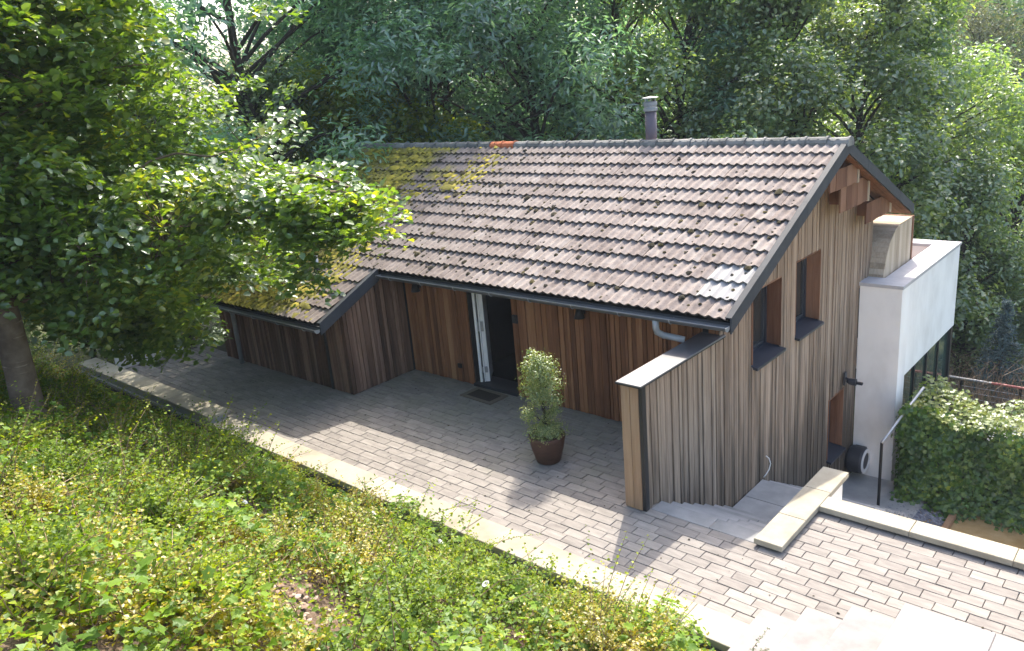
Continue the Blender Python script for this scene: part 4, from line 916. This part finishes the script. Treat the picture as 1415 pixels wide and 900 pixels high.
# shrubs that close the shaded far end of the terrace
for i, (x, y, sc) in enumerate([(-13.6, -0.9, .85), (-13.9, 1.5, 1.0), (-14.4, -2.9, .8), (-12.6, 0.6, .6), (-16.5, -4.6, 1.1), (-18.5, -2.0, 1.25), (-16.6, 0.2, 1.15), (-20.5, -5.6, 1.3), (-15.2, 3.2, 1.3)]):
    put_tree('dark_shrub', BUSH[0], (x, y, -0.1), i * 1.9, sc, ['dark shrub behind the low white wall end', 'tall dark shrub behind the mossy roof corner', 'dark shrub behind the raised kerb', 'low dark shrub beside the wing downpipe', 'dark shrub behind the banded trunk', 'tall dark shrub deep behind the low white wall', 'broad dark shrub beyond the low white wall', 'tall shrub at the top of the bank behind the trunk', 'large shrub behind the far roof end'][i], 'shrubs at the end of the terrace', 'shrub')

# conifers on the right
def conifer(name, loc, H, r, mat, label, seed):
    R = np.random.default_rng(seed); t = empty(name, loc); tag(t, label, 'conifer'); tm = MB(); tm.tube([(0, 0, -.2), (0, 0, H)], [H * .02 + .01, .006], 6, False)
    P, N, S = [], [], []
    z = H * .06
    while z < H:
        L = r * (1 - z / H) + .06; k = 7
        for i in range(k):
            a = R.uniform(0, 6.28); e = np.array([math.cos(a), math.sin(a), -.12]); m = int(60 * L / r) + 14; s = R.random(m) ** .7 * L
            tm.tube([(0, 0, z), tuple(np.array([0, 0, z]) + e * L)], [.012, .004], 4, False)
            P.append(np.array([0, 0, z]) + e * s[:, None] + R.normal(0, .03 * r + .012, (m, 3))); N.append(np.array([0, 0, 1.]) + R.normal(0, .6, (m, 3))); S.append(np.full(m, .07 * r + .045))
        z += H * .055
    P, N, S = map(np.concatenate, (P, N, S))
    link('trunk', tm.mesh(name + '_trunk', M['bark'], True), t); link('crown', leaf_mesh(name + '_crown', P, N, S, [M[mat]], R.random(len(P)), R, 'quad', .25), t)
x, y, z = ground_at(1424, 22.3); conifer('spruce_sapling', (x, y, z), 2.7, .85, 'needle', 'young blue spruce on the slope above the wire railing', 3)
x, y, z = ground_at(1412, 40); conifer('dark_conifer', (x, y, z), 8.5, 2.4, 'needle_dark', 'dark conifer beside the pale gravel beyond the bushes', 4)
x, y, z = ground_at(1440, 34); MB().box((-4, -2.5, 0), (6, 2.5, .06)).build('gravel_yard', M['pinkgravel'], loc=(x, y, z + 1.2)); tag(bpy.data.objects['gravel_yard'], kind='structure')
# dry stems behind the railing
ds = MB(); R7 = random.Random(3)
for k in range(420):
    x, y = R7.uniform(-0.4, 3.6), R7.uniform(9.6, 12.4); h = R7.uniform(.4, 1.25); ds.cur = R7.random(); z = gz(x, y)
    p = [(x, y, z)]
    for i in range(3): p.append((p[-1][0] + R7.gauss(0, .09), p[-1][1] + R7.gauss(0, .09), z + h * (i + 1) / 3))
    ds.tube(p, [.008, .007, .005, .003], 3, False)
    for i in range(2): q = p[R7.randint(1, 3)]; ds.tube([q, (q[0] + R7.gauss(0, .2), q[1] + R7.gauss(0, .2), q[2] + R7.uniform(.05, .3))], [.005, .002], 3, False)
o = ds.build('dry_undergrowth', M['dry']); tag(o, 'tangle of dry brown stems behind the wire railing', 'undergrowth', kind='stuff')

# ------------------------------------------------------------------ the spreading near tree
R = np.random.default_rng(123)
TB = np.array([-6.5, -6.5, bank_z(-6.5, -6.5) - .1])
nt_ = empty('spreading_tree', tuple(TB)); tag(nt_, 'spreading broadleaf tree with banded trunk on the planted bank', 'tree')
tm = MB()
tr = [np.array(p) for p in ((0.06, 0, -.2), (0, 0, 0.25), (-.04, .03, .9), (-.16, .08, 1.8), (-.22, .14, 2.8), (-.2, .3, 4.0), (-.05, .5, 5.4), (.1, .7, 7.0))]
tm.tube(tr, [.27, .20, .175, .17, .16, .135, .10, .05], 16, False)
tm.tube([(-.10, .05, 1.6), (-.4, .0, 2.4), (-.7, -.1, 3.6), (-1.0, -.2, 5.0)], [.15, .13, .10, .05], 10, False)
poly = [(-300, -300), (440, -300), (425, 40), (430, 100), (405, 150), (425, 215), (470, 250), (538, 285), (520, 320), (460, 330), (425, 400), (330, 375), (250, 392), (285, 440), (300, 462), (240, 490), (180, 470), (100, 455), (60, 420), (-40, 400), (-300, 420)]
def inside(x, y):
    c = False; n = len(poly); j = n - 1
    for i in range(n):
        (xi, yi), (xj, yj) = poly[i], poly[j]
        if (yi > y) != (yj > y) and x < (xj - xi) * (y - yi) / (yj - yi) + xi: c = not c
        j = i
    return c
spr = []
while len(spr) < 1080:
    x, y = R.uniform(-300, 540), R.uniform(-300, 492)
    if not inside(x, y): continue
    if y < -110 or (y < -30 and R.random() > .5): continue
    d = 12.9 + 1.0 * np.clip(R.normal(0, 1.0), -1.9, 2.0)
    if y > 300: d = R.uniform(12.2, 17.0)
    if x > 400: d = 11.2 + R.normal(0, .5)
    p = at_depth(x, y, d)
    # the bank below stays in sun: keep boughs whose shade falls back towards the trunk and the paving
    sh_ = p.copy()
    for _ in range(400):
        sh_ = sh_ - np.array([-.35, .72, 1.0]) * .04
        if sh_[2] < max(0, bank_z(sh_[0], min(-3.7, sh_[1]))): break
    q = in_view(sh_)
    if q and q[1] > 610 + .12 * q[0] and q[0] < 900 and R.random() > (.06 if y < 330 else .25): continue
    if p[1] > -2.1 and p[2] < 1.95 and p[0] > -11.2: continue
    if p[2] < bank_z(p[0], min(p[1], -3.7)) + .7: continue
    if p[1] > -2.2 and p[0] > -11.2 and p[2] < roof_z(p[1]) + .35: continue
    # thin the crown at the top edge so that sky shows through
    spr.append(p - TB)
n_main = len(spr); k = 0
while k < 60:       # the bough that reaches out over the wing roof
    x, y = R.uniform(380, 540), R.uniform(225, 335)
    if not inside(x, y): continue
    spr.append(at_depth(x, y, 11.0 + R.normal(0, .35)) - TB); k += 1
k = 0
while k < 230:      # low shaded boughs over the end of the terrace
    x, y = R.uniform(-60, 330), R.uniform(290, 492)
    if not inside(x, y): continue
    p = at_depth(x, y, R.uniform(12.5, 16.5))
    if p[2] < bank_z(p[0], min(p[1], -3.7)) + .6 or (p[1] > -2.2 and p[0] > -11.2 and p[2] < roof_z(p[1]) + .3): k += .2; continue
    spr.append(p - TB); k += 1
k = 0
while k < 130:      # boughs on the open side that hide the limbs
    x, y = R.uniform(-80, 360), R.uniform(230, 440)
    if not inside(x, y): continue
    p = at_depth(x, y, R.uniform(10.9, 12.2))
    if p[2] < bank_z(p[0], p[1]) + .9: k += .2; continue
    spr.append(p - TB); k += 1
spr = np.array(spr)
hubs = spr[R.choice(len(spr), 60, replace=False)]; hubs = np.concatenate([hubs, spr[n_main:n_main + 60:8]]); prim = np.concatenate([hubs[:15], hubs[-1:]])
for h in prim:
    zt = float(np.clip(h[2] - .35 * np.hypot(h[0], h[1]) , 1.7, 6.0)); i = max(j for j in range(len(tr)) if tr[j][2] <= zt); i = min(i, len(tr) - 2)
    f = (zt - tr[i][2]) / (tr[i + 1][2] - tr[i][2]); limb_tubes(tm, tr[i] * (1 - f) + tr[i + 1] * f, h, .034, .011, R, 8, .10, 7)
for h in hubs[15:-1]:
    q = prim[np.argmin(((prim - h) ** 2).sum(1))]; limb_tubes(tm, q, h, .026, .010, R, 5, .06, 5)
for s in spr:
    q = hubs[np.argmin(((hubs - s) ** 2).sum(1))]
    if np.linalg.norm(q - s) < 1.0: limb_tubes(tm, q, s, .010, .003, R, 3, .05, 3)
tm.build('trunk', M['birch'], nt_, True)
Ls, Ns, Sz = [], [], []
for s in spr:
    n = int(R.uniform(46, 96)); r = R.uniform(.26, .52); a = R.uniform(0, 6.28, n); rr = r * np.sqrt(R.random(n)); tilt = R.normal(0, .28, 2)
    dx, dy = rr * np.cos(a), rr * np.sin(a); p = s + np.stack([dx, dy, dx * tilt[0] + dy * tilt[1] - .35 * rr ** 2 / r + R.normal(0, .055, n)], -1)
    Ls.append(p); Ns.append(np.array([-tilt[0], -tilt[1], 1.0]) + R.normal(0, .38, (n, 3))); Sz.append(R.uniform(.075, .14, n))
P, N, S = map(np.concatenate, (Ls, Ns, Sz))
link('crown', leaf_mesh('near_crown', P, N, S, [M['leaf_main']], R.random(len(P)), R, 'oval', .78), nt_)

# ------------------------------------------------------------------ bank planting (uncountable ground cover)
def patch(x, y, k): return math.sin(1.3 * x + 2.1 * k) * math.cos(1.7 * y - k) + .6 * math.sin(2.9 * x - 1.1 * y + 3 * k) + .4 * math.sin(5.3 * y + 2.2 * x + k)
R = np.random.default_rng(77)
def bank_point():
    while True:
        x = R.uniform(-13.5, 1.95); y = -3.74 - 7.0 * R.random() ** 1.25
        q = in_view((x, y, bank_z(x, y) + .15))
        if q or R.random() < .12: return x, y, q
def bare(x, y):   # spots where mulch shows
    return ((x - bare_c[0]) / .55) ** 2 + ((y - bare_c[1]) / .38) ** 2 < 1 or patch(x, y, 5) > 1.55
def bank_hit(px, py):
    r = pix_ray(px, py); t = 1.0
    for i in range(4000):
        p = CAM + r * t
        if p[2] < bank_z(p[0], p[1]): return p
        t += .01
bare_c = bank_hit(430, 838)
# mulch chips
P = []; 
while len(P) < 2600:
    x, y, q = bank_point()
    if bare(x, y) or R.random() < .15: P.append((x, y, bank_z(x, y) + .015))
P = np.array(P); blobs('bark_mulch', P, R.uniform(.012, .032, len(P)), M['chip'], None, 9, .35); tag(bpy.data.objects['bark_mulch'], 'brown bark mulch showing between the bank plants', 'mulch', kind='stuff')
# broad leaved cover
C_, N_, S_ = [], [], []
hgt = lambda x, y: .16 + .24 * max(0, .3 + patch(x * 1.5, y * 1.5, 2))
while len(C_) < 11000:
    x, y, q = bank_point()
    if bare(x, y): continue
    if patch(x, y, 1) + .25 * R.normal() < .05 and R.random() > .18: continue
    edge = min(1, max(0.08, (-3.78 - y) / .75)); h = hgt(x, y) * edge * (.35 + .75 * math.sqrt(R.random()))
    C_.append((x, y, bank_z(x, y) + h)); N_.append((R.normal(0, .4), .15 + R.normal(0, .4), 1)); S_.append(R.uniform(.05, .105))
C_ = np.array(C_); o = link('broad_ground_cover', leaf_mesh('broad_ground_cover', C_, np.array(N_), np.array(S_), [M['leaf_bind']], R.random(len(C_)), R, 'lobed', .8)); tag(o, 'broad leaved green ground cover spreading over the bank', 'ground cover', kind='stuff')
# arching small leaved shoots, green and golden
def shoots(name, nsh, want, mat, stemmat, hlo, hhi, leaf, label, seed, nl=22):
    R = np.random.default_rng(seed); V = []; C2, N2, S2, r2 = [], [], [], []; sm = MB(); made = 0
    while made < nsh:
        x, y, q = bank_point()
        if not want(x, y) or bare(x, y): continue
        L = R.uniform(hlo, hhi); a = R.uniform(0, 6.28); lean = R.uniform(.45, 1.2); edge = min(1, max(.12, (-3.80 - y) / .8)); L *= edge * (.45 + .95 * max(0, min(1, .5 + .5 * patch(x * 1.5, y * 1.5, 4))))
        d = np.array([math.cos(a), math.sin(a)]) if -3.72 - y > .3 else np.array([math.cos(a), -abs(math.sin(a)) * .5])
        tone = R.random(); z0 = bank_z(x, y); side = np.array([-d[1], d[0], 0]); pts = []
        for i in range(nl):
            t = (i + 1) / nl; hx = L * lean * t * .8; hz = L * (1.25 * t - .55 * lean * t * t)
            p = np.array([x + d[0] * hx, y + d[1] * hx, z0 + hz + .02]); pts.append(p)
            sg = 1 if i % 2 else -1
            C2.append(p + side * sg * leaf * .15); N2.append(side * sg * .25 + np.array([0, 0, 1]) + R.normal(0, .4, 3)); S2.append(leaf * R.uniform(.7, 1.25) * (1.1 - .45 * t)); r2.append((tone * .6 + R.random() * .4))
        if made % 2 == 0: sm.tube([(x, y, z0), tuple(pts[nl // 2]), tuple(pts[-1])], [.005, .0035, .0015], 3, False)
        made += 1
    C2 = np.array(C2); me = leaf_mesh(name, C2, np.array(N2), np.array(S2), [M[mat]], np.array(r2), R, 'quad', .75); o = link(name, me); tag(o, label, 'ground cover', kind='stuff')
    s_ = sm.build('stems', M[stemmat], o); tag(s_, kind='stuff')
shoots('small_leaved_cover', 4600, lambda x, y: patch(x, y, 1) + .3 * R.normal() < .45, 'leaf_honey', 'dry', .22, .78, .050, 'arching small leaved green shoots covering the bank', 5)
shoots('golden_cover', 2300, lambda x, y: patch(x * 1.2, y * 1.2, 3) + .12 * R.normal() > .72 and y < -3.95, 'leaf_yellow', 'dry', .28, .56, .042, 'golden yellow shoots in clumps among the green cover', 6)
# mounded shrubs that break up the cover
def mound_mesh(name, mat, r, h, seed, nsh=150, leaf=.045):
    R = np.random.default_rng(seed); C2, N2, S2, r2 = [], [], [], []; sm = MB()
    for k in range(nsh):
        a = R.uniform(0, 6.28); e = R.random() ** .6; L = R.uniform(.7, 1.25); d = np.array([math.cos(a), math.sin(a)]); side = np.array([-d[1], d[0], 0]); nl = 20; tone = R.random(); pp = []
        for i in range(nl):
            q = (i + 1) / nl; p = np.array([d[0] * r * e * L * q, d[1] * r * e * L * q, h * L * (1.5 * q - (.35 + .75 * e) * q * q)]) + R.normal(0, .008, 3); pp.append(p)
            if q < .25: continue
            sg = 1 if i % 2 else -1; C2.append(p + side * sg * .006); N2.append(side * sg * .3 + np.array([0, 0, 1.]) + R.normal(0, .4, 3)); S2.append(leaf * R.uniform(.7, 1.25) * (1.15 - .5 * q)); r2.append(tone * .5 + R.random() * .5)
        if k % 3 == 0: sm.tube([(0, 0, -.03), tuple(pp[8]), tuple(pp[-1])], [.006, .004, .0015], 3, False)
    return sm.mesh(name + '_stems', M['dry']), leaf_mesh(name, np.array(C2), np.array(N2), np.array(S2), [M[mat]], np.array(r2), R, 'quad', .75)
MG = [mound_mesh('green_mound', 'leaf_honey', .55, .55, s_) for s_ in (1, 2)]; MY = [mound_mesh('golden_mound', 'leaf_yellow', .42, .48, s_, 120, .038) for s_ in (3, 4)]
for i, (px, py, gold, sc) in enumerate([(60, 735, 1, 1.0), (150, 800, 1, 1.0), (230, 755, 0, 1.1), (330, 690, 1, .9), (400, 700, 0, 1.0), (480, 760, 1, 1.05), (530, 715, 1, .9), (600, 810, 1, .8), (300, 640, 0, 1.0), (170, 640, 0, 1.1), (90, 690, 0, 1.0), (560, 870, 0, .9), (700, 850, 0, .9), (820, 880, 0, .8), (350, 850, 0, 1.0), (250, 860, 0, 1.0), (60, 850, 0, 1.1), (440, 660, 1, .8), (690, 780, 0, .6), (20, 650, 0, 1.0), (200, 700, 1, .8), (930, 895, 0, .7)]):
    p = bank_hit(px, py)
    if p is None: continue
    t = empty('mound_shrub', (p[0], min(p[1], -4.1), bank_z(p[0], min(p[1], -4.1))), i * 1.7); t.scale = (sc,) * 3
    tag(t, 'golden yellow mound of fine shoots in the green bank' if gold else 'arching green mound of small leaved shoots on the bank', 'shrub', 'golden mounds on the bank' if gold else 'green mounds on the bank')
    mm = (MY if gold else MG)[i % 2]; link('stems', mm[0], t); link('foliage', mm[1], t)
# single upright shoots that stand out against kerb and paving
def shoot(loc, L, lean, az, label, leaf=.04, mat='leaf_honey', nl=26):
    R = np.random.default_rng(int(abs(loc[0] * 1000)) + 7); t = empty('upright_shoot', loc); tag(t, label, 'shoot', 'single shoots along the kerb')
    d = np.array([math.cos(az), math.sin(az)]); side = np.array([-d[1], d[0], 0]); pts = []; C2, N2, S2 = [], [], []
    for i in range(nl):
        q = i / (nl - 1); p = np.array([d[0] * lean * L * q, d[1] * lean * L * q, L * (q - .35 * lean * q * q)]); pts.append(p)
        for sg in (-1, 1): C2.append(p); N2.append(np.array([0, 0, 1]) + side * sg * .4 + R.normal(0, .25, 3)); S2.append(leaf * (1.15 - .6 * q) * R.uniform(.7, 1.2))
    MB().tube(pts, [.004 * (1.2 - i / nl) for i in range(nl)], 4, False).build('stem', M['dry'], t)
    link('leaves', leaf_mesh('shoot_leaves', np.array(C2), np.array(N2), np.array(S2), [M[mat]], R.random(len(C2)), R, 'quad', .6), t)
for i, (px, py, L, lean, az, lab) in enumerate([
    (560, 735, .75, 1.3, .55, 'leafy shoot arching over the kerb onto the paving beside a twin shoot'),
    (640, 775, .72, 1.3, .5, 'leafy shoot leaning far over the kerb below the flower pot'),
    (600, 690, .42, .3, 1.0, 'short upright shoot at the kerb edge by the broad leaved clump'),
    (480, 662, .40, .2, 1.2, 'thin upright shoot before the sunlit kerb stones'),
    (765, 815, .45, .15, 1.5, 'upright flowering shoot against the pale kerb'),
    (925, 872, .48, .2, 1.0, 'slender upright shoot beside the end of the bank'),
    (1040, 905, .62, .45, .5, 'wiry shoot standing before the pale steps'),
    (1030, 908, .45, .7, .3, 'low wiry shoot leaning towards the pale steps'),
    (235, 690, .60, .7, .9, 'pale tipped shoot rising from the shaded cover near the trunk'),
    (290, 600, .55, .6, 1.2, 'feathery shoot overhanging the kerb in the shade')]):
    p = bank_hit(px, py)
    if p is None: p = np.array([1.7, -3.85, 0])
    y_ = min(p[1], -3.76); shoot((p[0], y_, bank_z(p[0], y_)), L, lean, az, lab, .045, 'leaf_honey' if i not in (6, 7) else 'leaf_willow')
# broad leaved clump growing on the kerb edge
R = np.random.default_rng(17)
def clump(name, loc, r, h, n, ls, mat, label, cat, kind='lobed', asp=.8):
    t = empty(name, loc); tag(t, label, cat); d = R.normal(size=(n, 3)); d /= np.linalg.norm(d, axis=1, keepdims=True); d[:, 2] = np.abs(d[:, 2])
    p = d * (R.random((n, 1)) ** .4) * np.array([r, r, h]); st_ = MB()
    for k in range(14): st_.tube([(0, 0, 0), tuple(p[k] * .5 + np.array([0, 0, .03])), tuple(p[k])], [.006, .005, .003], 4, False)
    st_.build('stems', M['dry'], t); link('leaves', leaf_mesh(name + '_leaves', p, d + np.array([0, 0, .7]) + R.normal(0, .3, (n, 3)), R.uniform(.6, 1.2, n) * ls, [M[mat]], R.random(n), R, kind, asp), t)
p = bank_hit(570, 720); clump('leafy_clump', (p[0], min(p[1], -3.78), bank_z(p[0], -3.8)), .34, .42, 210, .085, 'leaf_bind', 'bright broad leaved clump pushing up against the kerb', 'plant')
p = bank_hit(1000, 893); clump('leafy_clump', (1.35, -3.95, -0.05), .5, .42, 420, .075, 'leaf_bind', 'broad leaved clump at the foot of the pale steps', 'plant')
# white bindweed flowers on the bank
for i, (px, py) in enumerate([(522, 737), (640, 803), (677, 845), (743, 843), (825, 836), (612, 778), (345, 725)]):
    p = bank_hit(px, py + 8)
    if p is None: continue
    m = MB(); m.lathe([(.003, -.03), (.008, 0), (.034, .018), (.036, .017), (.009, -.004)], 10); o = m.build('white_flower', M['petal'], None, True, loc=(p[0], p[1], bank_z(p[0], p[1]) + .33))
    o.rotation_euler = (-.5 + .2 * math.sin(i), .4 * math.cos(i * 2), i); tag(o, 'small white bindweed flower among the bank leaves', 'flower', 'white flowers on the bank')
# ------------------------------------------------------------------ pot and clipped shrub
PT = (-1.90, -1.57, 0.0)
pt = empty('plant_pot', PT); tag(pt, 'round brown glazed pot on the shaded paving', 'pot')
MB().lathe([(.001, .004), (.165, .004), (.175, .02), (.235, .24), (.258, .355), (.262, .40), (.248, .415), (.232, .405), (.225, .33), (.001, .33)], 36).build('pot_body', M['pot'], pt, True)
MB().lathe([(.001, .345), (.12, .35), (.224, .335)], 20).build('potting_soil', M['soil'], pt)
ps = empty('potted_shrub', (PT[0], PT[1], .345)); tag(ps, 'clipped small leaved shrub growing in tiers from the brown pot', 'shrub')
R = np.random.default_rng(44); sm = MB()
stem = [(0, 0, 0), (-.01, .01, .3), (-.03, .0, .6), (-.05, -.01, .9), (-.04, 0, 1.15)]; sm.tube(stem, [.024, .02, .017, .013, .006], 7, False)
tiers = [(0, 0, .14, .21, .13, 1500), (.03, .02, .36, .07, .06, 120), (.12, .05, .44, .08, .07, 200), (-.20, -.12, .37, .09, .09, 300), (-.09, 0, .55, .11, .09, 260), (.15, .05, .60, .10, .08, 240), (-.02, -.02, .69, .17, .11, 700), (-.14, -.06, .80, .14, .12, 420), (.10, .03, .84, .15, .13, 460), (-.05, 0, .98, .19, .15, 800), (-.16, -.06, 1.04, .10, .09, 240), (.05, .03, 1.10, .13, .11, 380), (-.08, -.01, 1.18, .13, .10, 320), (-.13, -.04, 1.27, .05, .06, 60)]
Cc, Nn, Ss = [], [], []
for (x, y, z, r, h, n) in tiers:
    sm.tube([(-.03, 0, max(.05, z - .15)), (x * .6, y * .6, z - .03), (x, y, z)], [.008, .006, .003], 4, False)
    n = int(n * 1.9); d = R.normal(size=(n, 3)); d /= np.linalg.norm(d, axis=1, keepdims=True)
    Cc.append(np.array([x, y, z]) + d * np.array([r * 1.5, r * 1.5, h * 1.3]) * (R.random((n, 1)) ** .5) * (1 + .3 * np.sin(9 * d[:, :1]) * np.cos(8 * d[:, 2:3]))); Nn.append(d + np.array([0, 0, .6]) + R.normal(0, .5, (n, 3))); Ss.append(R.uniform(.016, .034, n))
sm.build('stem', M['bark'], ps, True); Cc, Nn, Ss = map(np.concatenate, (Cc, Nn, Ss))
link('foliage', leaf_mesh('topiary_leaves', Cc, Nn, Ss, [M['leaf_top']], R.random(len(Cc)), R, 'quad', .65), ps)
# ------------------------------------------------------------------ ivy bank in the lower yard
iv = empty('ivy_hedge', (3.5, 5.4, Z_LOW)); tag(iv, 'thick ivy smothering a low wall beside the white balcony wall', 'hedge')
MB().box((-2.30, -.25, 0), (4.0, .55, 1.42)).build('hidden_wall', M['ground'], iv)
R = np.random.default_rng(19); n = 13000
def ivtop(x): return 1.66 + .10 * np.sin(2.2 * x + 1) + .07 * np.sin(5.1 * x)
x = R.uniform(-2.55, 3.4, n); z = R.random(n) * ivtop(x); bul = .10 * np.sin(3 * x + 2 * z) + .08 * np.sin(7 * x - 4 * z)
y = -.42 - bul - .25 * np.clip(.5 - z, 0, .5) + R.normal(0, .06, n); y = np.where(z < .35, y - R.random(n) * .35 * (1 - z / .35), y)
P = np.stack([x, y, z], -1); N = np.stack([R.normal(0, .35, n), -1 + R.normal(0, .3, n), .5 + R.normal(0, .35, n)], -1)
n2 = 3600; x2 = R.uniform(-2.6, -2.42, n2) + R.normal(0, .05, n2); z2 = R.random(n2) * 1.62; y2 = R.uniform(-.45, .7, n2)
P = np.concatenate([P, np.stack([x2, y2, z2], -1)]); N = np.concatenate([N, np.stack([-1 + R.normal(0, .3, n2), R.normal(0, .4, n2), .5 + R.normal(0, .3, n2)], -1)])
link('foliage', leaf_mesh('ivy_leaves', P, N, R.uniform(.055, .105, len(P)), [M['leaf_ivy']], R.random(len(P)), R, 'lobed', .85), iv)
n = 4200; x = R.uniform(-2.55, 3.4, n); y = R.uniform(-.5, .85, n); z = ivtop(x) + .06 * np.sin(4 * y + 3 * x) + R.normal(0, .05, n)
link('foliage', leaf_mesh('ivy_top_leaves', np.stack([x, y, z], -1), np.stack([R.normal(0, .4, n), R.normal(-.2, .4, n), np.ones(n)], -1), R.uniform(.05, .10, n), [M['leaf_ivy_top']], R.random(n), R, 'lobed', .85), iv)
n = 420; x = R.normal(-.45, .38, n); y = R.normal(-.35, .12, n); z = ivtop(x) - .02 + R.normal(0, .06, n)
link('blossom', leaf_mesh('blossom', np.stack([x, y, z], -1), R.normal(0, .5, (n, 3)) + np.array([0, -.4, 1]), R.uniform(.02, .04, n), [M['petal']], R.random(n), R, 'quad', 1.0), iv)
# fallen bits on paving and kerb: uncountable
R = np.random.default_rng(29); n = 420
P = np.stack([R.uniform(-11, 3.8, n), R.uniform(-3.25, -.1, n), np.full(n, .006)], -1); k = ~((P[:, 0] > -.35) & (P[:, 1] > -2.05)) & ~((P[:, 0] < -6.4) & (P[:, 1] > -1.5)); P = P[k]
tag(blobs('fallen_litter', P, R.gamma(2.0, .0024, len(P)) + .003, M['moss'], None, 10, .5), 'dark crumbs of moss and litter scattered on the paving', 'litter', kind='stuff')
# ------------------------------------------------------------------ air
HZ = 0.0006
if HZ:
    m, t = new_mat('haze_air'); pv = ND(t, 'VolumePrincipled'); pv.inputs['Color'].default_value = (0.80, 0.90, 1.0, 1); pv.inputs['Density'].default_value = HZ; pv.inputs['Anisotropy'].default_value = 0.0
    o = ND(t, 'OutputMaterial'); t.links.new(pv.outputs[0], o.inputs['Volume'])
    hz = MB().box((-262, -62, -9), (262, 262, 32)).build('haze', m); tag(hz, 'pale summer haze filling the valley air', 'haze', kind='stuff')
